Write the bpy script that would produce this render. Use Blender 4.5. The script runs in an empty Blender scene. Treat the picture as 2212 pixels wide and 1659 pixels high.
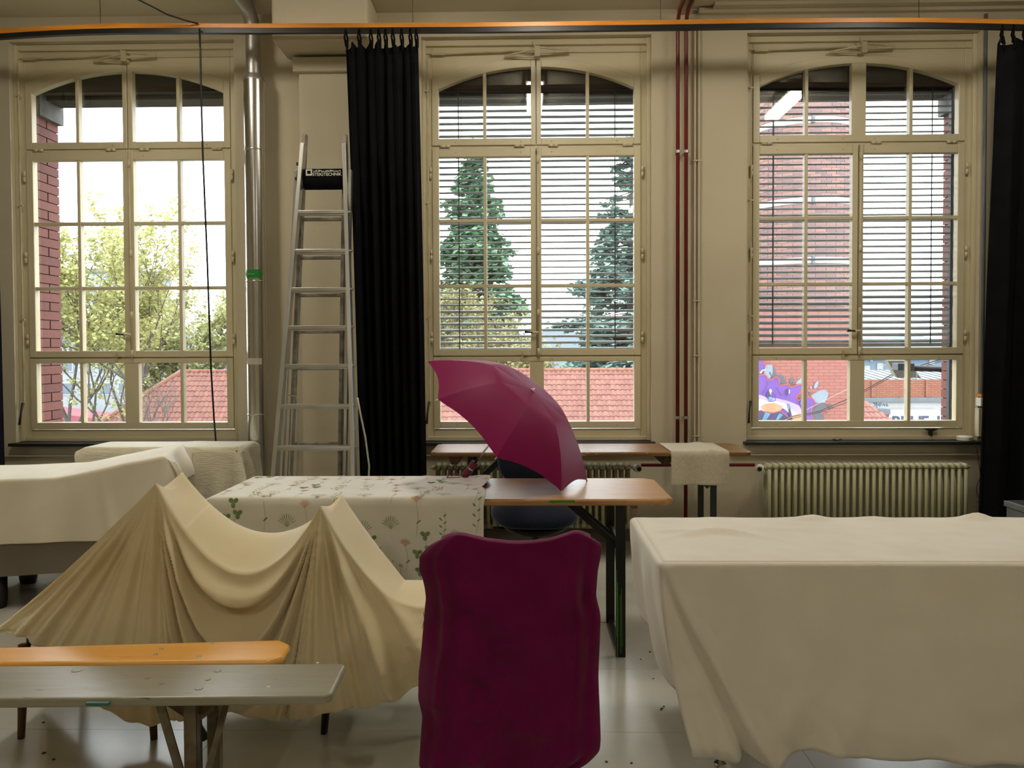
import bpy, bmesh, math, random
import numpy as np
from mathutils import Vector, Matrix, Quaternion

random.seed(7)
RNG = np.random.default_rng(7)
PI = math.pi

# ------------------------------------------------------------------ camera
W, H, F, CX, CY = 2212, 1659, 1700.0, 1106.0, 796.5
CAMH = 1.47
PITCH, YAW, ROLL = 0.0244, 0.0198, 0.0043


def cam_axes(p, y, r):
    cp, sp, cy, sy = math.cos(p), math.sin(p), math.cos(y), math.sin(y)
    fw = np.array([-sy * cp, cy * cp, -sp])
    rt = np.array([cy, sy, 0.0])
    dn = np.cross(fw, rt)
    c, s = math.cos(r), math.sin(r)
    return c * rt + s * dn, -s * rt + c * dn, fw


RT, DN, FW = cam_axes(PITCH, YAW, ROLL)


def at(px, py, x=None, y=None, z=None):
    """point of the place seen at a pixel, on the plane x=, y= or z="""
    d = FW + (px - CX) / F * RT + (py - CY) / F * DN
    o = np.array([0, 0, CAMH])
    if y is not None:
        t = (y - o[1]) / d[1]
    elif z is not None:
        t = (z - o[2]) / d[2]
    else:
        t = (x - o[0]) / d[0]
    return o + t * d


def atx(px, y, py=755):
    return at(px, py, y=y)[0]


def atz(py, y, px=1106):
    return at(px, py, y=y)[2]


scene = bpy.context.scene
COL = scene.collection
cd = bpy.data.cameras.new('camera')
cam = bpy.data.objects.new('camera', cd)
COL.objects.link(cam)
cd.sensor_width = 36.0
cd.lens = F * 36.0 / W
cd.shift_y = -(H / 2 - CY) / W
cd.clip_end = 400
up, bk = -DN, -FW
cam.matrix_world = Matrix(((RT[0], up[0], bk[0], 0), (RT[1], up[1], bk[1], 0), (RT[2], up[2], bk[2], CAMH), (0, 0, 0, 1)))
scene.camera = cam

# ------------------------------------------------------------------ world, exposure
world = bpy.data.worlds.new('overcast_sky')
scene.world = world
world.use_nodes = True
bg = world.node_tree.nodes['Background']
bg.inputs[0].default_value = (0.93, 0.97, 1.0, 1)
bg.inputs[1].default_value = 4.2
scene.view_settings.view_transform = 'Standard'
scene.view_settings.look = 'None'
scene.view_settings.gamma = 1.0
scene.view_settings.exposure = 0.75
scene.view_settings.use_curve_mapping = False
LAMP = 36.0

# ------------------------------------------------------------------ materials
MATS = {}


def srgb(r, g, b):
    f = lambda c: c / 12.92 if c <= 0.04045 else ((c + 0.055) / 1.055) ** 2.4
    return (f(r / 255), f(g / 255), f(b / 255))


def M(name, c1, c2=None, scale=6.0, rough=0.6, metal=0.0, bump=0.0, bscale=40.0, stretch=(1, 1, 1), detail=4,
      sheen=0.0, coat=0.0, spec=0.5, island=False, transl=0.0, dist=0.0):
    if name in MATS:
        return MATS[name]
    m = bpy.data.materials.new(name)
    m.use_nodes = True
    nt = m.node_tree
    n, l = nt.nodes, nt.links
    b = n['Principled BSDF']
    b.inputs['Roughness'].default_value = rough
    b.inputs['Metallic'].default_value = metal
    b.inputs['Specular IOR Level'].default_value = spec
    if sheen:
        b.inputs['Sheen Weight'].default_value = sheen
        b.inputs['Sheen Roughness'].default_value = 0.5
    if coat:
        b.inputs['Coat Weight'].default_value = coat
        b.inputs['Coat Roughness'].default_value = 0.2
    tc = n.new('ShaderNodeTexCoord')
    mp = n.new('ShaderNodeMapping')
    mp.inputs['Scale'].default_value = stretch
    l.new(tc.outputs['Object'], mp.inputs[0])
    if c2 is None:
        c2 = tuple(min(1, x * 0.86) for x in c1)
    nz = n.new('ShaderNodeTexNoise')
    nz.inputs['Scale'].default_value = scale
    nz.inputs['Detail'].default_value = detail
    nz.inputs['Distortion'].default_value = dist
    l.new(mp.outputs[0], nz.inputs['Vector'])
    cr = n.new('ShaderNodeValToRGB')
    cr.color_ramp.elements[0].position = 0.32
    cr.color_ramp.elements[1].position = 0.68
    cr.color_ramp.elements[0].color = (*c2, 1)
    cr.color_ramp.elements[1].color = (*c1, 1)
    l.new(nz.outputs[0], cr.inputs[0])
    col = cr.outputs[0]
    if island:
        g = n.new('ShaderNodeNewGeometry')
        oi = n.new('ShaderNodeObjectInfo')
        ad = n.new('ShaderNodeMath')
        ad.operation = 'ADD'
        l.new(g.outputs['Random Per Island'], ad.inputs[0])
        l.new(oi.outputs['Random'], ad.inputs[1])
        fr = n.new('ShaderNodeMath')
        fr.operation = 'FRACT'
        l.new(ad.outputs[0], fr.inputs[0])
        cr2 = n.new('ShaderNodeValToRGB')
        cr2.color_ramp.elements[0].color = (*c2, 1)
        cr2.color_ramp.elements[1].color = (*c1, 1)
        l.new(fr.outputs[0], cr2.inputs[0])
        mx = n.new('ShaderNodeMix')
        mx.data_type = 'RGBA'
        mx.inputs[0].default_value = 0.7
        l.new(cr.outputs[0], mx.inputs[6])
        l.new(cr2.outputs[0], mx.inputs[7])
        col = mx.outputs[2]
    l.new(col, b.inputs['Base Color'])
    if bump:
        nb = n.new('ShaderNodeTexNoise')
        nb.inputs['Scale'].default_value = bscale
        nb.inputs['Detail'].default_value = 3
        l.new(mp.outputs[0], nb.inputs['Vector'])
        bp = n.new('ShaderNodeBump')
        bp.inputs['Strength'].default_value = bump
        bp.inputs['Distance'].default_value = 0.01
        l.new(nb.outputs[0], bp.inputs['Height'])
        l.new(bp.outputs[0], b.inputs['Normal'])
    if transl:
        out = n['Material Output']
        tr = n.new('ShaderNodeBsdfTranslucent')
        l.new(col, tr.inputs[0])
        ms = n.new('ShaderNodeMixShader')
        ms.inputs[0].default_value = transl
        l.new(b.outputs[0], ms.inputs[1])
        l.new(tr.outputs[0], ms.inputs[2])
        l.new(ms.outputs[0], out.inputs[0])
    MATS[name] = m
    return m


def emit(name, c, s):
    m = bpy.data.materials.new(name)
    m.use_nodes = True
    nt = m.node_tree
    e = nt.nodes.new('ShaderNodeEmission')
    e.inputs[0].default_value = (*c, 1)
    e.inputs[1].default_value = s
    nt.links.new(e.outputs[0], nt.nodes['Material Output'].inputs[0])
    MATS[name] = m
    return m


def glass_mat():
    m = bpy.data.materials.new('window_glass')
    m.use_nodes = True
    nt = m.node_tree
    n, l = nt.nodes, nt.links
    tr = n.new('ShaderNodeBsdfTransparent')
    tr.inputs[0].default_value = (0.97, 0.985, 0.98, 1)
    gl = n.new('ShaderNodeBsdfGlossy')
    gl.inputs['Roughness'].default_value = 0.015
    fr = n.new('ShaderNodeFresnel')
    ge = n.new('ShaderNodeNewGeometry')
    mr = n.new('ShaderNodeMapRange')           # same reflectance from both faces of the thin pane
    mr.inputs[3].default_value = 1.5
    mr.inputs[4].default_value = 1 / 1.5
    l.new(ge.outputs['Backfacing'], mr.inputs[0])
    l.new(mr.outputs[0], fr.inputs[0])
    ms = n.new('ShaderNodeMixShader')
    l.new(fr.outputs[0], ms.inputs[0])
    l.new(tr.outputs[0], ms.inputs[1])
    l.new(gl.outputs[0], ms.inputs[2])
    l.new(ms.outputs[0], n['Material Output'].inputs[0])
    MATS['glass'] = m
    return m


def brick_mat(name, c1, c2, mortar, scale=1.0, bw=0.25, rh=0.075, mort=0.012):
    m = bpy.data.materials.new(name)
    m.use_nodes = True
    nt = m.node_tree
    n, l = nt.nodes, nt.links
    b = n['Principled BSDF']
    b.inputs['Roughness'].default_value = 0.85
    tc = n.new('ShaderNodeTexCoord')
    mp = n.new('ShaderNodeMapping')
    mp.inputs['Rotation'].default_value = (PI / 2, 0, 0)
    l.new(tc.outputs['Object'], mp.inputs[0])
    bt = n.new('ShaderNodeTexBrick')
    bt.inputs['Color1'].default_value = (*c1, 1)
    bt.inputs['Color2'].default_value = (*c2, 1)
    bt.inputs['Mortar'].default_value = (*mortar, 1)
    bt.inputs['Scale'].default_value = scale
    bt.inputs['Brick Width'].default_value = bw
    bt.inputs['Row Height'].default_value = rh
    bt.inputs['Mortar Size'].default_value = mort
    l.new(mp.outputs[0], bt.inputs['Vector'])
    l.new(bt.outputs[0], b.inputs['Base Color'])
    MATS[name] = m
    return m


def wood_mat(name, c1, c2, rough=0.35, coat=0.3, sc=(2.0, 30.0, 30.0), scale=1.6, wear=None, wear_pos=0.62):
    m = bpy.data.materials.new(name)
    m.use_nodes = True
    nt = m.node_tree
    n, l = nt.nodes, nt.links
    b = n['Principled BSDF']
    b.inputs['Coat Weight'].default_value = coat
    b.inputs['Coat Roughness'].default_value = 0.25
    tc = n.new('ShaderNodeTexCoord')
    mp = n.new('ShaderNodeMapping')
    mp.inputs['Scale'].default_value = sc
    l.new(tc.outputs['Object'], mp.inputs[0])
    nz = n.new('ShaderNodeTexNoise')
    nz.inputs['Scale'].default_value = scale
    nz.inputs['Detail'].default_value = 6
    nz.inputs['Distortion'].default_value = 0.6
    l.new(mp.outputs[0], nz.inputs['Vector'])
    cr = n.new('ShaderNodeValToRGB')
    cr.color_ramp.elements[0].position = 0.3
    cr.color_ramp.elements[1].position = 0.7
    cr.color_ramp.elements[0].color = (*c2, 1)
    cr.color_ramp.elements[1].color = (*c1, 1)
    l.new(nz.outputs[0], cr.inputs[0])
    col = cr.outputs[0]
    if wear is not None:
        mp2 = n.new('ShaderNodeMapping')
        mp2.inputs['Scale'].default_value = (sc[0] * 2.5, sc[1] * 1.4, sc[2])
        l.new(tc.outputs['Object'], mp2.inputs[0])
        n2 = n.new('ShaderNodeTexNoise')
        n2.inputs['Scale'].default_value = 1.7
        n2.inputs['Detail'].default_value = 5
        l.new(mp2.outputs[0], n2.inputs['Vector'])
        c2r = n.new('ShaderNodeValToRGB')
        c2r.color_ramp.elements[0].position = wear_pos
        c2r.color_ramp.elements[1].position = wear_pos + 0.03
        c2r.color_ramp.elements[0].color = (0, 0, 0, 1)
        c2r.color_ramp.elements[1].color = (1, 1, 1, 1)
        l.new(n2.outputs[0], c2r.inputs[0])
        mx = n.new('ShaderNodeMix')
        mx.data_type = 'RGBA'
        l.new(c2r.outputs[0], mx.inputs[0])
        l.new(col, mx.inputs[6])
        mx.inputs[7].default_value = (*wear, 1)
        col = mx.outputs[2]
    l.new(col, b.inputs['Base Color'])
    rr = n.new('ShaderNodeMapRange')
    rr.inputs[3].default_value = rough - 0.1
    rr.inputs[4].default_value = rough + 0.15
    l.new(nz.outputs[0], rr.inputs[0])
    l.new(rr.outputs[0], b.inputs['Roughness'])
    bp = n.new('ShaderNodeBump')
    bp.inputs['Strength'].default_value = 0.15
    bp.inputs['Distance'].default_value = 0.004
    l.new(nz.outputs[0], bp.inputs['Height'])
    l.new(bp.outputs[0], b.inputs['Normal'])
    MATS[name] = m
    return m


M('plaster', srgb(198, 187, 161), srgb(191, 180, 153), scale=1.6, rough=0.75, bump=0.12, bscale=30)
M('ceiling_paint', srgb(206, 196, 172), srgb(198, 188, 164), scale=1.3, rough=0.8)
M('frame_paint', srgb(207, 196, 163), srgb(199, 187, 153), scale=3, rough=0.38)
M('old_paint', srgb(196, 186, 152), srgb(170, 155, 120), scale=9, rough=0.5)
M('dark_fitting', srgb(62, 54, 42), srgb(38, 32, 26), scale=20, rough=0.5, metal=0.3)
M('sill_black', srgb(34, 34, 32), srgb(24, 24, 23), scale=10, rough=0.5)
glass_mat()
M('floor_panel', srgb(196, 194, 184), srgb(178, 175, 163), scale=2.2, rough=0.22, bump=0.03, bscale=14, detail=6)
M('floor_base', srgb(60, 56, 48), rough=0.9, spec=0.1)
M('black_cloth', srgb(17, 17, 20), srgb(11, 11, 13), scale=8, rough=0.95, spec=0.1)
M('navy_cloth_dark', srgb(26, 27, 38), srgb(18, 18, 26), scale=8, rough=0.95, spec=0.1)
M('orange_batten', srgb(214, 140, 44), srgb(186, 112, 30), scale=3, rough=0.4, stretch=(1, 10, 10))
M('black_metal', srgb(16, 16, 16), srgb(10, 10, 10), rough=0.45)
M('cable', srgb(14, 14, 16), rough=0.5)
M('steel', (0.62, 0.60, 0.56), (0.52, 0.50, 0.46), scale=3, rough=0.24, metal=1.0, stretch=(1, 1, 0.3))
M('galv', (0.46, 0.45, 0.42), (0.38, 0.37, 0.34), scale=6, rough=0.42, metal=0.9)
M('aluminium', (0.66, 0.65, 0.61), (0.55, 0.54, 0.50), scale=8, rough=0.33, metal=0.95, stretch=(1, 1, .2))
M('worn_aluminium', (0.36, 0.33, 0.28), (0.16, 0.14, 0.11), scale=14, rough=0.6, metal=0.5)
M('red_pipe', srgb(118, 30, 22), srgb(96, 22, 17), scale=5, rough=0.4)
M('radiator_paint', srgb(188, 184, 150), srgb(176, 171, 137), scale=4, rough=0.45)
M('white_plastic', srgb(226, 222, 210), srgb(216, 212, 200), rough=0.4)
M('grey_plastic', srgb(112, 116, 118), srgb(98, 102, 104), rough=0.5)
M('green_label', srgb(26, 132, 38), srgb(20, 118, 32), rough=0.5)
M('tape', srgb(190, 184, 170), rough=0.6)
M('print_white', srgb(208, 204, 190), rough=0.6)
M('magenta_satin', srgb(140, 8, 82), srgb(130, 6, 75), scale=4, rough=0.5, spec=0.25, transl=0.2)
M('umbrella_grip', srgb(118, 18, 52), srgb(104, 14, 46), rough=0.45)
M('magenta_cotton', srgb(110, 10, 70), srgb(95, 7, 58), scale=9, rough=0.92, bump=0.12, bscale=300, sheen=0.08, spec=.2)
M('cream_cotton', srgb(236, 229, 213), srgb(229, 221, 203), scale=5, rough=0.9, bump=0.06, bscale=260, sheen=0.6)
M('jersey_ivory', srgb(230, 214, 174), srgb(223, 206, 163), scale=4, rough=0.85, bump=0.03, bscale=400, sheen=0.6)
M('sheet_ivory', srgb(234, 225, 202), srgb(226, 216, 191), scale=4, rough=0.9, bump=0.06, bscale=200, sheen=0.6)
M('quilt_white', srgb(228, 220, 196), srgb(214, 205, 178), scale=30, rough=0.9, stretch=(.4, 1, 2.2), bump=0.6, bscale=55, sheen=0.6)
M('floral_ground', srgb(238, 235, 224), srgb(231, 227, 214), scale=5, rough=0.85, sheen=0.6)
M('towel', srgb(206, 196, 172), srgb(190, 179, 154), scale=60, rough=0.95, bump=0.5, bscale=240, sheen=0.4)
M('leaf_print', srgb(136, 156, 108), srgb(112, 136, 84), scale=30, rough=0.85)
M('stem_print', srgb(186, 190, 156), srgb(170, 176, 140), scale=30, rough=0.85)
M('pink_print', srgb(222, 188, 168), srgb(214, 176, 156), scale=30, rough=0.85)
M('yellow_print', srgb(212, 184, 104), srgb(204, 172, 84), scale=30, rough=0.85)
wood_mat('beer_wood', srgb(192, 146, 92), srgb(158, 112, 64), rough=0.36, coat=0.2, wear=srgb(96, 66, 42), wear_pos=0.66)
wood_mat('old_wood', srgb(150, 104, 54), srgb(106, 70, 32), rough=0.46, coat=0.08, wear=srgb(186, 162, 128), wear_pos=0.64)
wood_mat('yellow_pine', srgb(252, 192, 98), srgb(242, 170, 72), rough=0.3, coat=0.5, sc=(1.2, 14, 14), scale=1.4)
wood_mat('grey_bench_paint', srgb(158, 152, 132), srgb(146, 140, 120), rough=0.34, coat=0.15, wear=srgb(104, 96, 76), wear_pos=0.68)
wood_mat('bench_edge_worn', srgb(128, 122, 100), srgb(92, 84, 66), rough=0.5, coat=0.0, wear=srgb(92, 50, 44), wear_pos=0.6)
wood_mat('block_wood', srgb(150, 108, 66), srgb(120, 82, 46), rough=0.6, coat=0.0)
wood_mat('leg_wood', srgb(92, 62, 34), srgb(70, 45, 24), rough=0.5, coat=0.1, sc=(20, 20, 2))
M('dark_leg', srgb(36, 32, 28), rough=0.5)
M('leg_black', srgb(24, 22, 19), srgb(16, 15, 13), scale=12, rough=0.5, metal=0.2)
M('leg_green', srgb(20, 34, 28), srgb(14, 26, 21), scale=12, rough=0.5)
M('green_paint', srgb(72, 140, 40), rough=0.5)
M('teal_paint', srgb(58, 112, 102), rough=0.5)
M('rusty_grey', srgb(122, 116, 96), srgb(94, 72, 44), scale=14, rough=0.55, metal=0.2)
M('grey_board', srgb(128, 118, 104), srgb(118, 108, 94), scale=2, rough=0.7)
M('navy_fabric', srgb(22, 36, 66), srgb(15, 26, 52), scale=120, rough=0.9, sheen=0.3)
M('chair_plastic', srgb(18, 18, 18), rough=0.5)
M('chrome', (0.75, 0.74, 0.72), (0.7, 0.69, 0.67), rough=0.15, metal=1.0)
# outside
M('jamb_brick', (0.1830, 0.0640, 0.0475), (0.1282, 0.0411, 0.0330), scale=18, rough=0.8, bump=0.2, bscale=90, island=True)
M('mortar', (0.0467, 0.0333, 0.0299), rough=0.9)
M('concrete', (0.1466, 0.1419, 0.1326), (0.1099, 0.1051, 0.0962), scale=12, rough=0.9, bump=0.2, bscale=60)
M('dark_lintel', (0.0637, 0.0510, 0.0398), (0.0435, 0.0344, 0.0272), scale=3, rough=0.85)
M('blind_slat', (0.2970, 0.3060, 0.3150), (0.2700, 0.2790, 0.2880), rough=0.5)
M('blind_cord', srgb(58, 62, 74), rough=0.6)
M('roof_tile', (0.1965, 0.0837, 0.0619), (0.1384, 0.0546, 0.0437), scale=5, rough=0.8, island=True)
M('ridge_tile', (0.2038, 0.0910, 0.0582), (0.1603, 0.0654, 0.0437), scale=5, rough=0.8, island=True)
M('roof_under', (0.0549, 0.0274, 0.0229), rough=0.9)
M('chimney_brick', (0.2197, 0.1144, 0.0915), (0.1099, 0.0685, 0.0733), scale=6, rough=0.85, island=True)
M('chimney_mortar', (0.2928, 0.2746, 0.2654), rough=0.9)
M('steel_band', (0.3845, 0.3936, 0.4029), rough=0.5)
brick_mat('painted_brick', (0.2133, 0.0830, 0.0672), (0.1976, 0.0710, 0.0570), (0.1344, 0.0474, 0.0397), mort=0.008)
brick_mat('parapet_brick', (0.2290, 0.0870, 0.0504), (0.1922, 0.0685, 0.0411), (0.1189, 0.0504, 0.0366))
M('paint_purple', (0.1051, 0.0459, 0.2197), (0.0822, 0.0322, 0.1830), scale=1.4, rough=0.7)
M('paint_lilac', (0.2562, 0.2014, 0.3112), (0.2014, 0.1466, 0.2837), scale=2, rough=0.7)
M('paint_white', (0.3294, 0.3203, 0.3203), rough=0.7)
M('paint_orange', (0.2837, 0.1189, 0.0549), (0.3021, 0.1739, 0.1006), scale=3, rough=0.7)
M('paint_red', (0.2290, 0.0459, 0.0504), rough=0.7)
M('paint_teal', (0.0640, 0.1648, 0.2197), (0.0459, 0.1189, 0.1739), scale=4, rough=0.7)
M('paint_navy', (0.0322, 0.0200, 0.0685), rough=0.7)
M('paint_grey', (0.0640, 0.0622, 0.0778), (0.0549, 0.0533, 0.0659), rough=0.7)
M('paint_pale', (0.1555, 0.1830, 0.2197), (0.1373, 0.1648, 0.2014), rough=0.7)
M('render_white', (0.2928, 0.2928, 0.2928), (0.2654, 0.2654, 0.2654), scale=2, rough=0.8)
M('sign_white', (0.3478, 0.3478, 0.3478), rough=0.6)
M('sign_letter', (0.0411, 0.0440, 0.0778), rough=0.6)
M('pink_wall', (0.2381, 0.0549, 0.0733), rough=0.7)
M('zinc', (0.1006, 0.1099, 0.1237), (0.0778, 0.0870, 0.1006), scale=4, rough=0.6)
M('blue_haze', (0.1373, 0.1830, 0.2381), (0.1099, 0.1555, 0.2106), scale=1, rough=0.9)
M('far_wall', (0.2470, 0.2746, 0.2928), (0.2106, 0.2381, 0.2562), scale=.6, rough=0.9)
M('far_glass', (0.0733, 0.1099, 0.1555), rough=0.3)
M('lamp_shell', (0.3380, 0.3250, 0.2730), (0.2860, 0.2730, 0.2275), rough=0.5)
M('lamp_arm', (0.0822, 0.0685, 0.0659), (0.0640, 0.0504, 0.0504), rough=0.6)
M('bark', (0.0998, 0.0826, 0.0733), (0.0598, 0.0491, 0.0440), scale=14, rough=0.9)
M('maple_leaf', (0.4284, 0.4158, 0.1638), (0.3150, 0.3213, 0.1260), scale=3, rough=0.7, island=True, transl=0.35)
M('maple_leaf_far', (0.3654, 0.3654, 0.1638), (0.2772, 0.2835, 0.1260), scale=3, rough=0.7, island=True, transl=0.35)
M('sequoia_leaf', (0.1693, 0.2824, 0.1470), (0.0904, 0.1808, 0.1243), scale=.6, rough=0.8, island=True, transl=0.2)  # distance haze painted into the leaf colour as a paler, bluer green
M('cedar_leaf', (0.2034, 0.2989, 0.2392), (0.1317, 0.2152, 0.2034), scale=.6, rough=0.8, island=True, transl=0.2)  # bluish cedar, its colour paled further to paint in distance haze
M('birch_leaf', (0.2971, 0.2546, 0.1133), (0.1981, 0.1981, 0.0848), scale=.8, rough=0.8, island=True, transl=0.3)
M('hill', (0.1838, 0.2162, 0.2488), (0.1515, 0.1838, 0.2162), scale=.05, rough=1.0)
M('ground', (0.0915, 0.0962, 0.0733), (0.0733, 0.0778, 0.0549), scale=.2, rough=1.0)
emit('tube_light', (1.0, 0.94, 0.81), LAMP)


# ------------------------------------------------------------------ mesh helpers
class MB:
    def __init__(s):
        s.v, s.f, s.mi = [], [], []

    def add(s, vs, fs, mi=0):
        o = len(s.v)
        s.v += [tuple(float(c) for c in p) for p in vs]
        s.f += [tuple(i + o for i in q) for q in fs]
        s.mi += [mi] * len(fs)
        return s

    def box(s, x0, x1, y0, y1, z0, z1, mi=0):
        vs = [(x, y, z) for z in (z0, z1) for y in (y0, y1) for x in (x0, x1)]
        return s.add(vs, [(0, 2, 3, 1), (4, 5, 7, 6), (0, 1, 5, 4), (2, 6, 7, 3), (0, 4, 6, 2), (1, 3, 7, 5)], mi)

    def obox(s, c, ax, half, mi=0):
        c = np.array(c, float)
        ax = [np.array(a, float) for a in ax]
        vs = [c + i * half[0] * ax[0] + j * half[1] * ax[1] + k * half[2] * ax[2] for k in (-1, 1) for j in (-1, 1) for i in (-1, 1)]
        return s.add(vs, [(0, 2, 3, 1), (4, 5, 7, 6), (0, 1, 5, 4), (2, 6, 7, 3), (0, 4, 6, 2), (1, 3, 7, 5)], mi)

    def bar(s, a, b, w, h, upv=(0, 0, 1), mi=0):
        a, b = np.array(a, float), np.array(b, float)
        d = b - a
        L = np.linalg.norm(d)
        d /= L
        upv = np.array(upv, float)
        if abs(d @ upv) > 0.98:
            upv = np.array([0, 1.0, 0])
        r = np.cross(d, upv)
        r /= np.linalg.norm(r)
        u = np.cross(r, d)
        return s.obox((a + b) / 2, (r, d, u), (w / 2, L / 2, h / 2), mi)

    def tube(s, path, r, seg=10, cap=True, mi=0):
        P = [np.array(p, float) for p in path]
        n = len(P)
        R = r if hasattr(r, '__len__') else [r] * n
        rings = []
        prev = None
        for i in range(n):
            t = P[min(i + 1, n - 1)] - P[max(i - 1, 0)]
            t /= (np.linalg.norm(t) + 1e-12)
            if prev is None:
                a = np.array([0, 0, 1.0]) if abs(t[2]) < 0.9 else np.array([1.0, 0, 0])
                u = np.cross(t, a)
            else:
                u = prev - t * (prev @ t)
            u /= (np.linalg.norm(u) + 1e-12)
            prev = u
            w = np.cross(t, u)
            rings.append([P[i] + R[i] * (math.cos(2 * PI * k / seg) * u + math.sin(2 * PI * k / seg) * w) for k in range(seg)])
        vs = [p for q in rings for p in q]
        fs = [(i * seg + k, i * seg + (k + 1) % seg, (i + 1) * seg + (k + 1) % seg, (i + 1) * seg + k) for i in range(n - 1) for k in range(seg)]
        if cap:
            fs += [tuple(range(seg))[::-1], tuple((n - 1) * seg + k for k in range(seg))]
        return s.add(vs, fs, mi)

    def lathe(s, prof, origin=(0, 0, 0), axis=(0, 0, 1), seg=20, mi=0):
        o = np.array(origin, float)
        a = np.array(axis, float)
        a /= np.linalg.norm(a)
        h = np.array([1.0, 0, 0]) if abs(a[0]) < 0.9 else np.array([0, 1.0, 0])
        u = np.cross(a, h)
        u /= np.linalg.norm(u)
        w = np.cross(a, u)
        vs = [o + a * z + r * (math.cos(2 * PI * k / seg) * u + math.sin(2 * PI * k / seg) * w) for r, z in prof for k in range(seg)]
        n = len(prof)
        fs = [(i * seg + k, i * seg + (k + 1) % seg, (i + 1) * seg + (k + 1) % seg, (i + 1) * seg + k) for i in range(n - 1) for k in range(seg)]
        fs += [tuple(range(seg))[::-1], tuple((n - 1) * seg + k for k in range(seg))]
        return s.add(vs, fs, mi)

    def prism(s, poly, d0, d1, plane='xz', mi=0):
        """poly extruded along y (plane xz), z (plane xy) or x (plane yz)"""
        if plane == 'xz':
            mk = lambda a, b, d: (a, d, b)
        elif plane == 'xy':
            mk = lambda a, b, d: (a, b, d)
        else:
            mk = lambda a, b, d: (d, a, b)
        n = len(poly)
        vs = [mk(a, b, d0) for a, b in poly] + [mk(a, b, d1) for a, b in poly]
        fs = [tuple(range(n)), tuple(range(2 * n - 1, n - 1, -1))]
        fs += [(i, i + n, (i + 1) % n + n, (i + 1) % n) for i in range(n)]
        return s.add(vs, fs, mi)

    def strip(s, inner, outer, d0, d1, mi=0, closed=False):
        """band between two xz polylines with equal count, extruded in y"""
        n = len(inner)
        vs = []
        for d in (d0, d1):
            vs += [(a, d, b) for a, b in inner] + [(a, d, b) for a, b in outer]
        I0, O0, I1, O1 = 0, n, 2 * n, 3 * n
        fs = []
        m = n if closed else n - 1
        for i in range(m):
            j = (i + 1) % n
            fs += [(I0 + i, I0 + j, O0 + j, O0 + i), (I1 + i, O1 + i, O1 + j, I1 + j), (I0 + i, I1 + i, I1 + j, I0 + j), (O0 + i, O0 + j, O1 + j, O1 + i)]
        if not closed:
            fs += [(I0, O0, O1, I1), (I0 + n - 1, I1 + n - 1, O1 + n - 1, O0 + n - 1)]
        return s.add(vs, fs, mi)

    def grid(s, X, mi=0):
        n, m = X.shape[:2]
        idx = lambda i, j: i * m + j
        return s.add(X.reshape(-1, 3), [(idx(i, j), idx(i + 1, j), idx(i + 1, j + 1), idx(i, j + 1)) for i in range(n - 1) for j in range(m - 1)], mi)

    def mesh(s, name, mats, smooth=False, fix=True):
        me = bpy.data.meshes.new(name)
        me.from_pydata(s.v, [], s.f)
        if not isinstance(mats, (list, tuple)):
            mats = [mats]
        for q in mats:
            me.materials.append(MATS[q] if isinstance(q, str) else q)
        if len(mats) > 1:
            me.polygons.foreach_set('material_index', s.mi)
        if fix:
            bm = bmesh.new()
            bm.from_mesh(me)
            bmesh.ops.recalc_face_normals(bm, faces=bm.faces)
            bm.to_mesh(me)
            bm.free()
        if smooth:
            me.polygons.foreach_set('use_smooth', [True] * len(me.polygons))
        me.update()
        return me

    def build(s, name, mats, parent=None, smooth=False, bevel=0.0, subsurf=0, solid=0.0, angle=None, fix=True, seg=2):
        me = s.mesh(name, mats, smooth or angle is not None, fix)
        o = link(name, me, parent)
        if angle is not None:
            try:
                me.set_sharp_from_angle(angle=math.radians(angle))
            except Exception:
                pass
        if solid:
            md = o.modifiers.new('solid', 'SOLIDIFY')
            md.thickness = abs(solid)
            md.offset = 0 if solid > 0 else -1
        if bevel:
            md = o.modifiers.new('bevel', 'BEVEL')
            md.width = bevel
            md.segments = seg
            md.limit_method = 'ANGLE'
        if subsurf:
            md = o.modifiers.new('sub', 'SUBSURF')
            md.levels = subsurf
            md.render_levels = subsurf
        return o


WM = {}


def link(name, me, parent=None):
    o = bpy.data.objects.new(name, me)
    COL.objects.link(o)
    WM[o.name] = Matrix.Identity(4)
    if parent is not None:
        o.parent = parent
        o.matrix_parent_inverse = WM[parent.name].inverted()
    return o


def piece(name, me, parent, loc, rot=None):
    """one of many alike pieces that share mesh data"""
    o = link(name, me, parent)
    o.location = [float(c) for c in loc]
    if rot is not None:
        o.rotation_euler = rot
    return o


def tag(o, label, cat, group=None, kind=None):
    if label:
        o['label'] = label
    if cat:
        o['category'] = cat
    if group:
        o['group'] = group
    if kind:
        o['kind'] = kind
    return o


def thing(name, label, cat, loc=(0, 0, 0), group=None, kind=None):
    """an Empty at the base of a thing; parts keep world coordinates"""
    o = bpy.data.objects.new(name, None)
    COL.objects.link(o)
    o.location = [float(c) for c in loc]
    o.empty_display_size = 0.1
    WM[o.name] = Matrix.Translation(o.location)
    return tag(o, label, cat, group, kind)


def struct(o):
    o['kind'] = 'structure'
    return o


def text_mesh(body, size, extrude=0.0, bold=0.0, align='LEFT'):
    cu = bpy.data.curves.new('lettering', 'FONT')
    cu.body = body
    cu.size = size
    cu.extrude = extrude
    cu.offset = bold
    cu.align_x = align
    ob = bpy.data.objects.new('lettering', cu)
    COL.objects.link(ob)
    dg = bpy.context.evaluated_depsgraph_get()
    me = bpy.data.meshes.new_from_object(ob.evaluated_get(dg))
    bpy.data.objects.remove(ob)
    bpy.data.curves.remove(cu)
    return me


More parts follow.
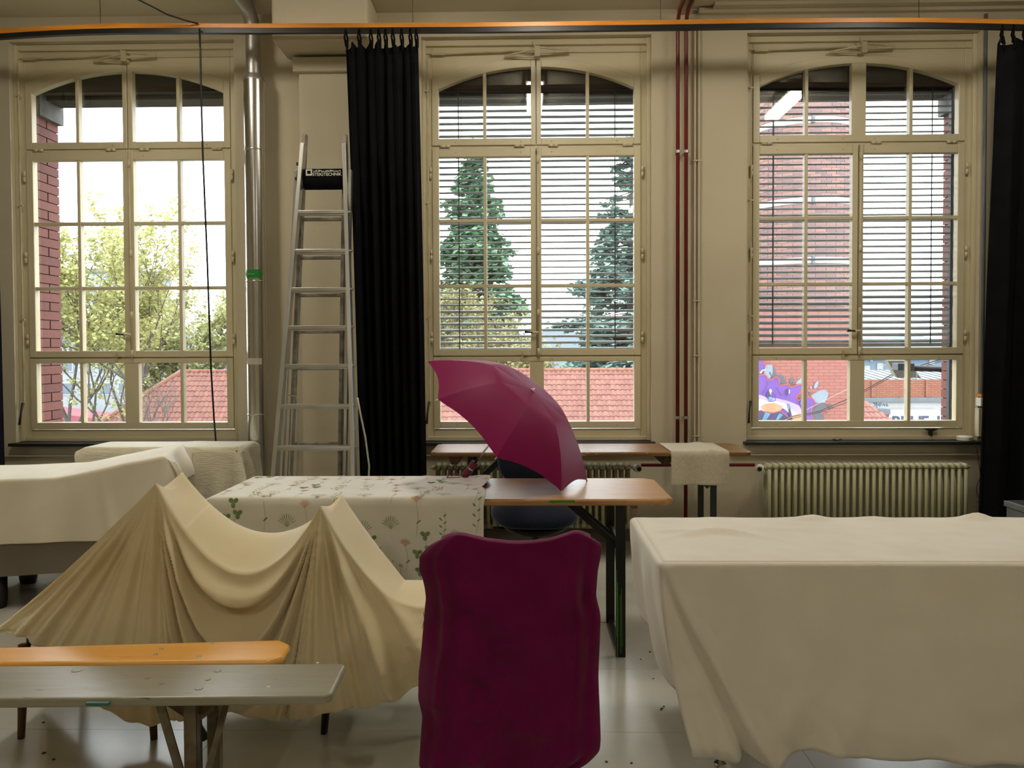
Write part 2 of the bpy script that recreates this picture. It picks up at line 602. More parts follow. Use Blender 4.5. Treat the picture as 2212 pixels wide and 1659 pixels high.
def place_text(body, size, origin, xdir, updir, mat, parent, name='lettering', bold=0.0, ext=0.0006):
    me = text_mesh(body, size, ext, bold)
    x, u = np.array(xdir, float), np.array(updir, float)
    x /= np.linalg.norm(x)
    u = u - x * (u @ x)
    u /= np.linalg.norm(u)
    nn = np.cross(x, u)
    o = np.array(origin, float)
    for v in me.vertices:
        v.co = Vector(o + x * v.co.x + u * v.co.y + nn * v.co.z)
    me.materials.clear()
    me.materials.append(MATS[mat])
    return link(name, me, parent)


# ------------------------------------------------------------------ cloth solver (position based)
def pbd(X, rest, pins=None, collide=None, steps=900, bend=0.06, shear=0.5, damp=0.99, g=9.8, pin_path=None, stretch=1.0, seed=1, dt=1 / 240.):
    """X (n,m,3); rest = spacing; pins: list of (i,j,(x,y,z)); collide(P, prev)->P"""
    n, m = X.shape[:2]
    P = X.copy()
    V = np.zeros_like(P)
    w = np.ones((n, m, 1))
    pins = pins or []
    for i, j, _ in pins:
        w[i, j] = 0
    start = {(i, j): P[i, j].copy() for i, j, _ in pins}
    fam = []

    def fams(di, dj, k, L):
        sl = lambda a, b: slice(a, b)
        out = []
        if di == 0:
            for c in range(2 * dj):
                a0 = np.arange(c, m - dj, 2 * dj)
                if len(a0):
                    out.append((slice(None), slice(c, m - dj, 2 * dj), slice(None), slice(c + dj, m, 2 * dj)))
        elif dj == 0:
            for c in range(2 * di):
                if c < n - di:
                    out.append((slice(c, n - di, 2 * di), slice(None), slice(c + di, n, 2 * di), slice(None)))
        else:
            for c in range(2):
                if c < n - 1:
                    if dj > 0:
                        out.append((slice(c, n - 1, 2), slice(0, m - 1), slice(c + 1, n, 2), slice(1, m)))
                    else:
                        out.append((slice(c, n - 1, 2), slice(1, m), slice(c + 1, n, 2), slice(0, m - 1)))
        for q in out:
            fam.append((q, k, L))

    fams(1, 0, stretch, rest)
    fams(0, 1, stretch, rest)
    fams(1, 1, shear, rest * math.sqrt(2))
    fams(1, -1, shear, rest * math.sqrt(2))
    fams(2, 0, bend, 2 * rest)
    fams(0, 2, bend, 2 * rest)
    cons = []
    for (a, b, c, d), k, L in fam:
        wa, wb = w[a, b], w[c, d]
        ws = wa + wb
        ws[ws == 0] = 1
        cons.append((a, b, c, d, k * wa / ws, k * wb / ws, L))
    for st in range(steps):
        prev = P.copy()
        V[..., 2] -= g * dt
        V *= damp
        P = P + V * dt * w
        if pins:
            f = min(1.0, st / (0.45 * steps))
            f = f * f * (3 - 2 * f)
            for i, j, q in pins:
                P[i, j] = start[(i, j)] * (1 - f) + np.array(q) * f
        for a, b, c, d, ka, kb, L in cons:
            A, B = P[a, b], P[c, d]
            D = B - A
            ln = np.sqrt((D * D).sum(-1, keepdims=True)) + 1e-9
            D *= (ln - L) / ln
            P[a, b] = A + ka * D
            P[c, d] = B - kb * D
        if collide is not None:
            P = collide(P, prev)
        V = (P - prev) / dt
        sp = np.sqrt((V * V).sum(-1, keepdims=True))
        V = np.where(sp > 4, V * 4 / (sp + 1e-9), V)
    return P


def box_collider(boxes, th=0.006, mu=0.6, floor=0.01):
    """boxes: (x0,x1,y0,y1,z0,ztop or f(x,y)); pushes out along the shallowest side, friction on contact"""
    def col(P, prev):
        for x0, x1, y0, y1, z0, zt in boxes:
            x, y, z = P[..., 0], P[..., 1], P[..., 2]
            top = (zt(x, y) if callable(zt) else zt) + th
            dx0, dx1 = x - (x0 - th), (x1 + th) - x
            dy0, dy1 = y - (y0 - th), (y1 + th) - y
            dz = top - z
            ins = (dx0 > 0) & (dx1 > 0) & (dy0 > 0) & (dy1 > 0) & (dz > 0) & (z > z0)
            if not ins.any():
                continue
            d = np.stack([dx0, dx1, dy0, dy1, dz], -1)
            k = d.argmin(-1)
            Q = P.copy()
            for s, (ax, sg) in enumerate(((0, -1), (0, 1), (1, -1), (1, 1), (2, 1))):
                mk = ins & (k == s)
                Q[..., ax] = np.where(mk, P[..., ax] + sg * d[..., s], Q[..., ax])
            mv = Q - prev
            # friction: take back part of the tangential move
            for s, ax in enumerate((0, 0, 1, 1, 2)):
                mk = (ins & (k == s))[..., None]
                tang = mv.copy()
                tang[..., ax] = 0
                Q = np.where(mk, Q - mu * tang, Q)
            P = Q
        P[..., 2] = np.maximum(P[..., 2], floor)
        return P
    return col


def refine(X, k=1):
    for _ in range(k):
        n, m = X.shape[:2]
        Y = np.zeros((2 * n - 1, 2 * m - 1, 3))
        Y[::2, ::2] = X
        Y[1::2, ::2] = (X[1:] + X[:-1]) / 2
        Y[:, 1::2] = (Y[:, 2::2] + Y[:, :-2:2]) / 2
        X = Y
    return X


def smooth_noise(n, m, cells, seed):
    r = np.random.default_rng(seed)
    c0, c1 = cells
    G = r.standard_normal((c0 + 3, c1 + 3))
    a = np.linspace(0, c0, n)
    b = np.linspace(0, c1, m)
    ia, ib = a.astype(int), b.astype(int)
    fa, fb = a - ia, b - ib
    fa, fb = fa * fa * (3 - 2 * fa), fb * fb * (3 - 2 * fb)
    A = G[ia][:, ib] * (1 - fb) + G[ia][:, ib + 1] * fb
    B = G[ia + 1][:, ib] * (1 - fb) + G[ia + 1][:, ib + 1] * fb
    return A * (1 - fa)[:, None] + B * fa[:, None]

# ================================================================== ROOM SHELL
YW = 6.02           # inner face of the window wall
YS = 6.10           # front of the window sashes
XL, XR, YB, ZC = -5.6, 5.4, -4.2, 4.03
WX = [-3.102, 0.0724, 2.536]    # window centres
WH = 0.872          # half width of the inner opening
ZS, ZT = 0.765, 3.845           # sill and head of the opening

mb = MB()
xs = [XL]
for c in WX:
    xs += [c - WH, c + WH]
xs.append(XR)
for k in range(0, len(xs), 2):
    mb.box(xs[k], xs[k + 1], YW, 6.20, 0, 4.3)
for c in WX:
    mb.box(c - WH, c + WH, YW, 6.20, 0, ZS - 0.02)
    mb.box(c - WH, c + WH, YW, 6.20, ZT, 4.3)
wall = struct(mb.build('wall_back', 'plaster'))
WO = 0.80           # half width of the outer opening
mb = MB()
xo = [XL]
for c in WX:
    xo += [c - WO - 0.012, c + WO + 0.012 + (.06 if c == WX[2] else 0)]
xo.append(XR)
for k in range(0, len(xo), 2):
    mb.box(xo[k], xo[k + 1], 6.202, 6.52, -6, 4.6)
for c in WX:
    mb.box(c - WO - .012, c + WO + .08, 6.202, 6.56, -6, ZS - 0.02)
mb.build('masonry', 'mortar', wall)
# lintels over the outside of each window
for k, c in enumerate(WX):
    mb = MB().box(c - WO - .02, c + WO + .09, 6.22, 6.50, 3.50 + 0.02 * (k == 0) + .01 * (k == 2), 4.4)
    mb.box(c - WO - .02, c + WO + .09, 6.30, 6.50, 3.485, 3.50 + .02)
    mb.build('lintel', 'dark_lintel', wall)
# brick jambs: each brick a piece of the wall
bh, jt = 0.0670, 0.0070
full = MB().box(-0.006, 0.006, -0.156, 0.156, -bh / 2, bh / 2).mesh('brick', 'jamb_brick')
half = MB().box(-0.006, 0.006, -0.075, 0.075, -bh / 2, bh / 2).mesh('brick', 'jamb_brick')
for c, sg in ((WX[0], -1), (WX[2], 1)):
    z = 0.80
    row = 0
    xj = c + sg * (WO + 0.004 + (.06 if sg > 0 else 0))
    while z < 3.36:
        if row % 2:
            piece('brick', full, wall, (xj, 6.365, z))
        else:
            piece('brick', half, wall, (xj, 6.283, z))
            piece('brick', half, wall, (xj, 6.447, z))
        z += bh + jt
        row += 1
    MB().box(xj - .05, xj + .05, 6.21, 6.53, 3.345, 3.60).build('impost_stone', 'concrete', wall)

struct(MB().box(XL - .15, XL, YB, 6.2, 0, 4.3).build('wall_left', 'plaster'))
struct(MB().box(XR, XR + .15, YB, 6.2, 0, 4.3).build('wall_right', 'plaster'))
struct(MB().box(XL - .15, XR + .15, YB - .15, YB, 0, 4.3).build('wall_front', 'plaster'))
struct(MB().box(XL - .15, XR + .15, YB - .15, 6.2, ZC, ZC + .2).build('ceiling', 'ceiling_paint'))
flo = struct(MB().box(XL - .15, XR + .15, YB - .15, 6.2, -0.2, -0.004).build('floor', 'floor_base'))
# large floor sheets with thin seams
ysm = [YB, -3.5, -2.8, -2.1, -1.4, -.7, 0, .6, 1.2, 1.8, 2.42]
y3 = at(1380, 1582, z=0)[1]
y4 = at(1380, 1446, z=0)[1]
ysm += [y3, y4, y4 + .61, y4 + 1.22, y4 + 1.83, 6.02]
for i in range(len(ysm) - 1):
    x = XL + (0.0, 1.1)[i % 2]
    edges = [XL]
    while x < XR:
        if x > XL + .2:
            edges.append(x)
        x += 2.2
    edges.append(XR)
    for a, b in zip(edges[:-1], edges[1:]):
        MB().box(a + .0008, b - .0008, ysm[i] + .0008, ysm[i + 1] - .0008, -.004, 0).build('floor_sheet', 'floor_panel', flo)
# pilaster, its capital, the boxed beam end, the narrow rib, baseboard
px0, px1 = atx(653, 5.95), -1.02
struct(MB().box(px0, px1, 5.93, YW, 0, atz(153, 5.95)).build('trim_1', 'plaster', bevel=.008))
struct(MB().box(atx(640, 5.92), px1 + .05, 5.89, YW, atz(153, 5.93), atz(121, 5.93)).build('trim_2', 'plaster', bevel=.01))
struct(MB().box(atx(594, 5.63), atx(800, 5.63), 5.63, YW, atz(81, 5.63), ZC).build('trim_3', 'plaster', bevel=.02))
struct(MB().tube([(atx(1478, 6.0, 42), YB, ZC + .01), (atx(1478, 6.0, 42), YW + .02, ZC + .01)], .055, 16).build('trim_4', 'plaster', smooth=True))
struct(MB().box(XL, px0, 5.995, YW, 0, .09).box(px1, XR, 5.995, YW, 0, .09).build('baseboard_back', 'grey_board', bevel=.004))
# wall step below the sills
mb = MB()
for k in range(len(WX)):
    mb.box(WX[k] - 1.0, WX[k] + 1.0, 5.995, YW, .655, .668)
struct(mb.build('trim_5', 'plaster', bevel=.005))

# ================================================================== WINDOWS
ZU0, ZU1 = 3.045, 3.555      # upper sash bottom / spring of its arch
ARCH = 0.145                 # rise


def arch(u, half, spring, rise):
    R = (half * half + rise * rise) / (2 * rise)
    return spring - (R - rise) + math.sqrt(max(R * R - u * u, 0))


def arch_line(u0, u1, half, spring, rise, n=14):
    return [(u0 + (u1 - u0) * i / n, arch(u0 + (u1 - u0) * i / n, half, spring, rise)) for i in range(n + 1)]


def rect_ring(m, u0, u1, z0, z1, wl, wr, wb, wt, y0, y1):
    m.box(u0, u0 + wl, y0, y1, z0, z1)
    m.box(u1 - wr, u1, y0, y1, z0, z1)
    m.box(u0 + wl, u1 - wr, y0, y1, z0, z0 + wb)
    m.box(u0 + wl, u1 - wr, y0, y1, z1 - wt, z1)
    return m


def sash(win, name, label, c, u0, u1, z0, z1, wl, wr, wb, wt, ucols, zrows, y0=YS, dep=.062):
    """rectangular sash with glazing bars and panes"""
    m = MB()
    rect_ring(m, c + u0, c + u1, z0, z1, wl, wr, wb, wt, y0, y0 + dep)
    s = m.build(name, 'frame_paint', win, bevel=.004)
    cu = [u0 + wl] + ucols + [u1 - wr]
    cz = [z0 + wb] + zrows + [z1 - wt]
    for u in ucols:
        hw = .055 if abs(u) < .01 else .0125
        MB().box(c + u - hw, c + u + hw, y0 + .004, y0 + dep - .004, z0 + wb, z1 - wt).build('muntin', 'frame_paint', s, bevel=.003)
    for z in zrows:
        MB().box(c + u0 + wl, c + u1 - wr, y0 + .006, y0 + dep - .006, z - .0125, z + .0125).build('muntin', 'frame_paint', s, bevel=.003)
    for a, b in zip(cu[:-1], cu[1:]):
        ha = (.055 if abs(a) < .01 else .0125) if a in ucols else 0
        hb = (.055 if abs(b) < .01 else .0125) if b in ucols else 0
        for p, q in zip(cz[:-1], cz[1:]):
            MB().box(c + a + ha - .004, c + b - hb + .004, y0 + .044, y0 + .048, p + (.0085 if p in zrows else -.004), q - (.0085 if q in zrows else -.004)).build('pane', 'glass', s)
    return s


def upper_sash(win, c, u0, u1, wl, wr, bars):
    y0, y1 = YS, YS + .062
    m = MB()
    inner = arch_line(u0 + wl, u1 - wr, .752, 3.475, .165)
    outer = [(u, arch(u, .803, ZU1, ARCH)) for u, _ in inner]
    inner[0], outer[0] = (u0 + wl, arch(u0 + wl, .752, 3.475, .165)), (u0 + wl, arch(u0 + wl, .803, ZU1, ARCH))
    m.strip([(c + a, b) for a, b in inner], [(c + a, b) for a, b in outer], y0, y1)
    # stiles with sloping tops
    for a, b in ((u0, u0 + wl), (u1 - wr, u1)):
        m.prism([(c + a, ZU0), (c + b, ZU0), (c + b, arch(b, .803, ZU1, ARCH)), (c + a, arch(a, .803, ZU1, ARCH))], y0, y1)
    m.box(c + u0 + wl, c + u1 - wr, y0, y1, ZU0, ZU0 + .053)
    s = m.build('upper_sash', 'frame_paint', win, bevel=.004)
    for u, hw in bars:
        MB().prism([(c + u - hw, ZU0 + .05), (c + u + hw, ZU0 + .05), (c + u + hw, arch(u + hw, .752, 3.475, .165) + .004), (c + u - hw, arch(u - hw, .752, 3.475, .165) + .004)], y0 + .004, y1 - .004).build('muntin', 'frame_paint', s, bevel=.003)
    ed = [(u0 + wl, 0)] + bars + [(u1 - wr, 0)]
    for (a, ha), (b, hb) in zip(ed[:-1], ed[1:]):
        p0, p1 = a + ha - .003, b - hb + .003
        top = arch_line(p0, p1, .755, 3.478, .165, 8)
        MB().prism([(c + p0, ZU0 + .05), (c + p1, ZU0 + .05)] + [(c + u, z) for u, z in top[::-1]], y0 + .044, y0 + .048).build('pane', 'glass', s)
    return s


for k, c in enumerate(WX):
    win = thing('window_%d' % (k + 1), ['tall arched cream window without a blind, nearest the steel duct', 'tall arched cream window behind the magenta umbrella', 'tall arched cream window above the wide radiator, showing a mural wall'][k], 'window', (c, YS, ZS), kind='structure')
    # fixed frame, moulded head panel with the arch cut out
    m = MB()
    m.box(c - WH, c - .803, YS + .012, YS + .10, ZS, ZT)
    m.box(c + .803, c + WH, YS + .012, YS + .10, ZS, ZT)
    m.box(c - .803, c + .803, YS + .012, YS + .10, ZS, .852)
    m.box(c - .803, c + .803, YS + .014, YS + .10, 3.005, 3.06)
    m.box(c - .803, c + .803, YS + .02, YS + .10, 1.395, 1.435)
    lo = arch_line(-.803, .803, .803, ZU1 - .012, ARCH, 28)
    m.strip([(c + u, z) for u, z in lo], [(c + u, ZT) for u, z in lo], YS + .012, YS + .10)
    m.box(c - WH, c + WH, YS - .02, YS + .014, ZT - .045, ZT)
    m.box(c - WH + .03, c + WH - .03, YS - .004, YS + .014, ZT - .10, ZT - .09)
    m.box(c - WH, c - .845, YS - .03, YS + .014, ZS, ZT)
    m.box(c + .845, c + WH, YS - .03, YS + .014, ZS, ZT)
    m.box(c - WH + .02, c + WH - .02, YS - .01, YS + .014, ZS, ZS + .03)
    m.box(c - .018, c + .018, YS + .064, YS + .074, 1.42, 3.03)
    if k < 2:
        m.box(c - .018, c + .018, YS + .064, YS + .074, 3.03, 3.69)
    m.build('window_frame', 'frame_paint', win, bevel=.004)
    MB().box(c - .895, c + .895, 5.955, YS + .01, ZS - .025, ZS - .002).build('window_sill', 'sill_black', win, bevel=.003)
    # sashes
    if k < 2:
        upper_sash(win, c, -.803, -.003, .051, .036, [(-.396, .0125)])
        upper_sash(win, c, .003, .803, .036, .051, [(.396, .0125)])
    else:
        upper_sash(win, c, -.803, .803, .051, .051, [(-.396, .0125), (0, .054), (.396, .0125)])
    for sg in (-1, 1):
        u0, u1 = (-.803, -.003) if sg < 0 else (.003, .803)
        wl, wr = (.051, .042) if sg < 0 else (.036, .051)
        sash(win, 'casement', None, c, u0, u1, 1.423, 3.027, wl, wr, .05, .07, [sg * .396], [1.963, 2.467])
    sash(win, 'lower_sash', None, c, -.803, .803, .858, 1.413, .051, .051, .053, .036, [-.396, 0.0, .396], [])
    # espagnolette rod, handle, hinges, opener gear
    m = MB().tube([(c + .012, YS - .010, 1.40), (c + .012, YS - .010, 3.02)], .007, 8)
    for z in (1.42, 1.72, 2.2, 2.9):
        m.tube([(c + .012, YS - .010, z), (c + .012, YS - .010, z + .06)], .011, 8)
    m.build('locking_rod', 'frame_paint', win, smooth=True)
    h = MB().tube([(c + .012, YS - .03, 1.60), (c - .035, YS - .035, 1.60)], .011, 8)
    hh = h.build('handle', 'frame_paint', win, smooth=True)
    MB().tube([(c - .03, YS - .036, 1.60), (c - .06, YS - .04, 1.602), (c - .095, YS - .04, 1.605)], [.007, .007, .012], 8).build('knob', 'dark_fitting', hh, smooth=True)
    for u in (-.70, -.13, .13, .70):
        if k == 2 and u == -.13:
            continue
        MB().tube([(c + u - .038, YS - .008, 3.036), (c + u, YS - .008, 3.036)], .011, 8).tube([(c + u + .002, YS - .008, 3.036), (c + u + .038, YS - .008, 3.036)], .011, 8).build('hinge', 'frame_paint', win, smooth=True)
    for z in (1.56, 2.2, 2.83):
        for sg in (-1, 1):
            MB().tube([(c + sg * .815, YS - .006, z - .04), (c + sg * .815, YS - .006, z)], .011, 8).tube([(c + sg * .815, YS - .006, z + .003), (c + sg * .815, YS - .006, z + .045)], .011, 8).build('hinge', 'frame_paint', win, smooth=True)
    # catch between casements and lower sash
    MB().box(c - .12, c - .105, YS - .012, YS, 1.385, 1.45).box(c - .12, c - .07, YS - .016, YS - .006, 1.425, 1.432).build('catch', 'old_paint', win)
    # opener: rod to the scissor stay, vertical rod, crank lever
    zr = 3.745
    m = MB().tube([(c - .79, YS - .02, zr - .008), (c - .10, YS - .025, zr + .008)], .006, 8)
    m.box(c - .80, c - .70, YS - .03, YS + .012, zr - .018, zr)
    m.build('opener_rod', 'old_paint', win)
    m = MB()
    m.bar((c - .24, YS - .03, zr - .03), (c + .02, YS - .06, zr + .008), .010, .012)
    m.bar((c - .24, YS - .03, zr - .03), (c + .02, YS - .04, zr - .045), .010, .012)
    m.bar((c + .02, YS - .06, zr + .02), (c + .25, YS - .04, zr + .006), .010, .014)
    m.bar((c + .02, YS - .05, zr - .015), (c + .25, YS - .04, zr - .004), .010, .018)
    m.box(c - .01, c + .03, YS - .07, YS + .012, zr - .05, zr + .03)
    m.bar((c, YS - .06, zr + .02), (c - .03, YS - .07, zr + .06), .008, .010)
    m.build('scissor_stay', 'old_paint', win)
    m = MB().tube([(c - .828, YS - .04, 3.70), (c - .828, YS - .04, 1.06)], .006, 8)
    for z in (3.45, 2.6, 1.72):
        m.box(c - .845, c - .812, YS - .046, YS - .02, z - .006, z + .006)
    m.build('vertical_rod', 'old_paint', win)
    lv = MB().tube([(c - .83, YS - .05, 1.07), (c - .842, YS - .06, 1.00), (c - .85, YS - .07, .90)], [.012, .006, .010], 8).build('crank_lever', 'dark_fitting', win, smooth=True)
    # screws on the sash rails
    m = MB()
    for u in (-.62, -.12, .12, .62):
        for z in (.885, 1.395, 3.07, 2.99):
            m.lathe([(.006, 0), (.004, .003)], (c + u, YS, z), (0, -1, 0), 8)
    m.build('screw_heads', 'old_paint', win)

# ------------------------------------------------------------------ outside blinds on two of the windows
for k, (c, tilt, zb) in enumerate(((WX[1], 0.10, 1.40), (WX[2], 0.24, 1.50))):
    bl = thing('venetian_blind', ['thin slatted outside blind, nearly level slats, on the window behind the umbrella', 'slatted outside blind with tilted slats on the window in front of the brick chimney'][k], 'blind', (c, 6.30, zb), 'outside window blinds')
    yb = 6.275
    pitch = .0495
    n = int((3.50 - zb) / pitch)
    prof = [(-.038, -.005), (-.034, -.001), (-.018, .0045), (0, .0062), (.018, .0045), (.034, -.001), (.038, -.005)]
    half = .775
    vs, fs = [], []
    for sx in (-half, half):
        for dy, dz in prof:
            vs.append((sx, dy, dz))
        for dy, dz in prof[::-1]:
            vs.append((sx, dy, dz - .0016))
    q = len(prof) * 2
    fs = [(i, (i + 1) % q, q + (i + 1) % q, q + i) for i in range(q)] + [tuple(range(q)), tuple(range(2 * q - 1, q - 1, -1))]
    me = MB().add(vs, fs).mesh('slat', 'blind_slat', smooth=False)
    for i in range(n):
        z = zb + .03 + i * pitch
        # slats sit closer and steeper near the bottom of the drop
        t = tilt + (.12 if i < 8 else 0)
        piece('slat', me, bl, (c, yb + .002 * random.uniform(-1, 1), z), (t + random.uniform(-.02, .02), random.uniform(-.0012, .0012), 0))
    MB().box(c - half, c + half, yb - .03, yb + .03, zb - .02, zb + .008).build('bottom_rail', 'blind_slat', bl, bevel=.004)
    for u in (-.61, .62):
        MB().box(c + u - .004, c + u + .004, yb - .043, yb - .041, zb, 3.49).build('ladder_tape', 'blind_cord', bl)
        MB().tube([(c + u + .02, yb, zb), (c + u + .02, yb, 3.49)], .0018, 6).build('lift_cord', 'blind_cord', bl)
    for sg in (-1, 1):
        MB().box(c + sg * .79 - .01, c + sg * .79 + .01, yb - .02, yb + .02, .80, 3.49).build('guide_rail', 'blind_cord', bl)

# ================================================================== CEILING LAMPS (the room's own row by the windows, plus an added fill pair)
for x, y, which in ((-2.45, 4.2, 'above the draped chairs'), (0.08, 4.45, 'above the umbrella table'), (2.62, 4.2, 'above the long cream table'),
                    (-1.8, -1.5, 'added as fill behind the viewer, duct side'), (1.9, -1.5, 'added as fill behind the viewer, crate side')):  # this unseen pair is added to fill surfaces facing the viewer
    t = thing('ceiling_lamp', 'white fluorescent ceiling lamp ' + which, 'lamp', (x, y, ZC - .12), 'fluorescent ceiling lamps')
    MB().box(x - .09, x + .09, y - .47, y + .47, ZC - .07, ZC).build('housing', 'white_plastic', t, bevel=.008)
    MB().box(x - .075, x + .075, y - .45, y + .45, ZC - .115, ZC - .071).build('diffuser', 'tube_light', t, bevel=.01)

# ================================================================== DUCT
t = thing('ventilation_duct', 'tall polished steel duct with a green sticker beside the ladder', 'duct', (atx(555, 5.85), 5.85, 0))
xd, yd = atx(556, 5.85), 5.85
zr0, zr1 = atz(170, yd), atz(156, yd)
MB().tube([(xd, yd, 0), (xd, yd, zr0)], .076, 32).build('lower_tube', 'steel', t, angle=40)
MB().lathe([(.079, 0), (.079, .012), (.056, zr1 - zr0), (.056, zr1 - zr0 + .004)], (xd, yd, zr0), (0, 0, 1), 32).build('reducer', 'galv', t, angle=50)
zt = atz(58, yd)
MB().tube([(xd - .004, yd, zr1), (xd - .004, yd, zt)], .054, 28).build('upper_tube', 'galv', t, angle=40)
bend = [(xd - .004, yd, zt)]
for a in range(1, 7):
    q = a / 6 * 1.2
    bend.append((xd - .004 - .02 * a / 6, yd - .16 * (1 - math.cos(q)), zt + .16 * math.sin(q)))
bend.append((xd - .06, yd - .5, zt + .19))
MB().tube(bend, .054, 28).build('elbow', 'galv', t, angle=50)
for py in (320, 605, 893):
    z = atz(py, yd)
    MB().lathe([(.076, -.006), (.0795, -.004), (.0795, .004), (.076, .006)], (xd, yd, z), (0, 0, 1), 32).build('seam_ring', 'steel', t, smooth=True)
z = atz(590, yd)
arcp = lambda r, z0, z1, a0, a1, n=12: np.array([[(xd + r * math.sin(a), yd - r * math.cos(a), zz) for zz in (z0, z1)] for a in np.linspace(a0, a1, n)])
lb = MB().grid(arcp(.0775, z - .032, z + .032, -.75, .72)).build('sticker', 'green_label', t, solid=.0012)
tp = np.array([[(xd + .0775 * math.sin(a), yd - .0775 * math.cos(a), z + d) for d in (-.032 + .032 * f, .032 - .032 * f)] for a, f in ((.72, 0), (.80, .3), (.92, .9))])
MB().grid(tp).build('sticker_tip', 'green_label', lb, solid=.0012)
tp = np.array([[(xd + .0775 * math.sin(a), yd - .0775 * math.cos(a), z + d) for d in (-.032 + .032 * f, .032 - .032 * f)] for a, f in ((-.75, 0), (-.85, .35), (-.98, .9))])
MB().grid(tp).build('sticker_tip', 'green_label', lb, solid=.0012)
place_text('Zulaufwasser', .0095, (xd - .038, yd - .0805, z - .004), (1, 0, 0), (0, 0, 1), 'print_white', lb)
z = atz(778, yd)
MB().grid(arcp(.0775, z - .023, z + .023, -.9, .75)).build('tape_band', 'tape', t, solid=.0012)

# ================================================================== CURTAIN RAIL
YR = 5.50
rail_px = [(-60, 85), (0, 80), (60, 76), (125, 72.5), (190, 70), (260, 68.3), (430, 67.5), (560, 68), (800, 66.8), (1060, 65.5), (1400, 61), (1650, 57.5), (1850, 56), (2000, 56), (2120, 58), (2280, 62)]
t = thing('curtain_rail', 'long black curtain track under an orange batten spanning the window wall', 'rail', at(1106, 60, y=YR))


def ribbon(m, pts, dy, z0, z1):
    vs, fs = [], []
    for p in pts:
        vs += [(p[0], p[1] - dy, p[2] + z0), (p[0], p[1] + dy, p[2] + z0), (p[0], p[1] + dy, p[2] + z1), (p[0], p[1] - dy, p[2] + z1)]
    for i in range(len(pts) - 1):
        for k in range(4):
            fs.append((i * 4 + k, i * 4 + (k + 1) % 4, i * 4 + 4 + (k + 1) % 4, i * 4 + 4 + k))
    fs += [(3, 2, 1, 0), tuple(len(vs) - 4 + k for k in range(4))]
    return m.add(vs, fs)


rp = [at(a, b, y=YR) for a, b in rail_px]
ribbon(MB(), rp, .016, -.016, .016).build('track', 'black_metal', t)
ribbon(MB(), rp[:9], .02, .0165, .048).build('batten', 'orange_batten', t, bevel=.002)
ribbon(MB(), rp[8:], .02, .0165, .048).build('batten', 'orange_batten', t, bevel=.002)
for px in (217, 892, 1427, 1985):
    p = at(px, 50, y=YR)
    MB().tube([(p[0], YR, p[2]), (p[0] - .003, YR, ZC)], .0022, 6).build('suspension_wire', 'dark_fitting', t)


def curtain(name, label, mat, top, bot, ztop, zbot, yc, folds, amp, seed, ties, sag=.05):
    """top/bot: x ranges; a pleated drape"""
    r = np.random.default_rng(seed)
    n, mz = folds * 10 + 1, 26
    u = np.linspace(0, 1, n)
    ph = np.cumsum(r.uniform(.7, 1.3, n))
    ph = ph / ph[-1] * folds * 2 * PI
    X = np.zeros((n, mz, 3))
    w = r.uniform(.6, 1.2, n)
    w = np.convolve(w, np.ones(9) / 9, 'same')
    for j in range(mz):
        f = j / (mz - 1)
        a, b = top[0] * (1 - f) + bot[0] * f, top[1] * (1 - f) + bot[1] * f
        am = amp * (.55 + .6 * min(1, f * 2.2)) * w
        X[:, j, 0] = a + (b - a) * (u + .012 * np.sin(ph * 2 + f * 2))
        X[:, j, 1] = yc + am * np.sin(ph + .35 * math.sin(3 * f)) + .012 * np.sin(ph * .5 + f * 5)
        zt = ztop - sag * (np.abs(np.sin(u * PI * len(ties))) if ties else 0)
        X[:, j, 2] = zt * (1 - f) + zbot * f
    t = thing(name, label, 'curtain', ((bot[0] + bot[1]) / 2, yc, 0))
    MB().grid(X).build('fabric', mat, t, smooth=True, solid=.003, fix=False)
    for q in ties:
        x = top[0] + (top[1] - top[0]) * q
        m = MB().tube([(x, yc - .006, ztop - .04), (x - .006, yc - .03, ztop + .02), (x, yc - .02, ztop + .07), (x + .006, yc + .015, ztop + .02), (x + .01, yc - .01, ztop - .05)], .007, 7)
        m.tube([(x + .004, yc - .02, ztop), (x + .012, yc - .024, ztop - .05), (x + .004, yc - .024, ztop - .085)], .006, 6)
        m.build('tie', mat, t, smooth=True)
    return t


zc = atz(85, YR)
curtain('stage_curtain', 'black stage curtain hanging beside the aluminium ladder', 'black_cloth', (atx(745, YR, 90), atx(903, YR, 90)), (atx(782, YR, 1080), atx(922, YR, 1080)), zc, .02, YR, 8, .035, 3, [.02, .2, .36, .47, .56, .66, .78, .90, .98])
curtain('stage_curtain', 'black stage curtain in the corner beyond the wide radiator', 'black_cloth', (atx(2156, YR, 90), 5.1), (atx(2118, YR, 1100), 5.15), atz(80, YR, 2180), .02, YR, 12, .045, 5, [.01, .05, .09, .13, .17, .21, .25, .3, .4, .5, .6, .7, .8, .9])
curtain('stage_curtain', 'dark navy curtain bunched at the edge below the ductless window', 'navy_cloth_dark', (-4.6, atx(-14, YR, 600)), (-4.4, atx(12, YR, 1000)), atz(88, YR, 0), .02, YR, 8, .04, 8, [.1, .3, .5, .7, .9])

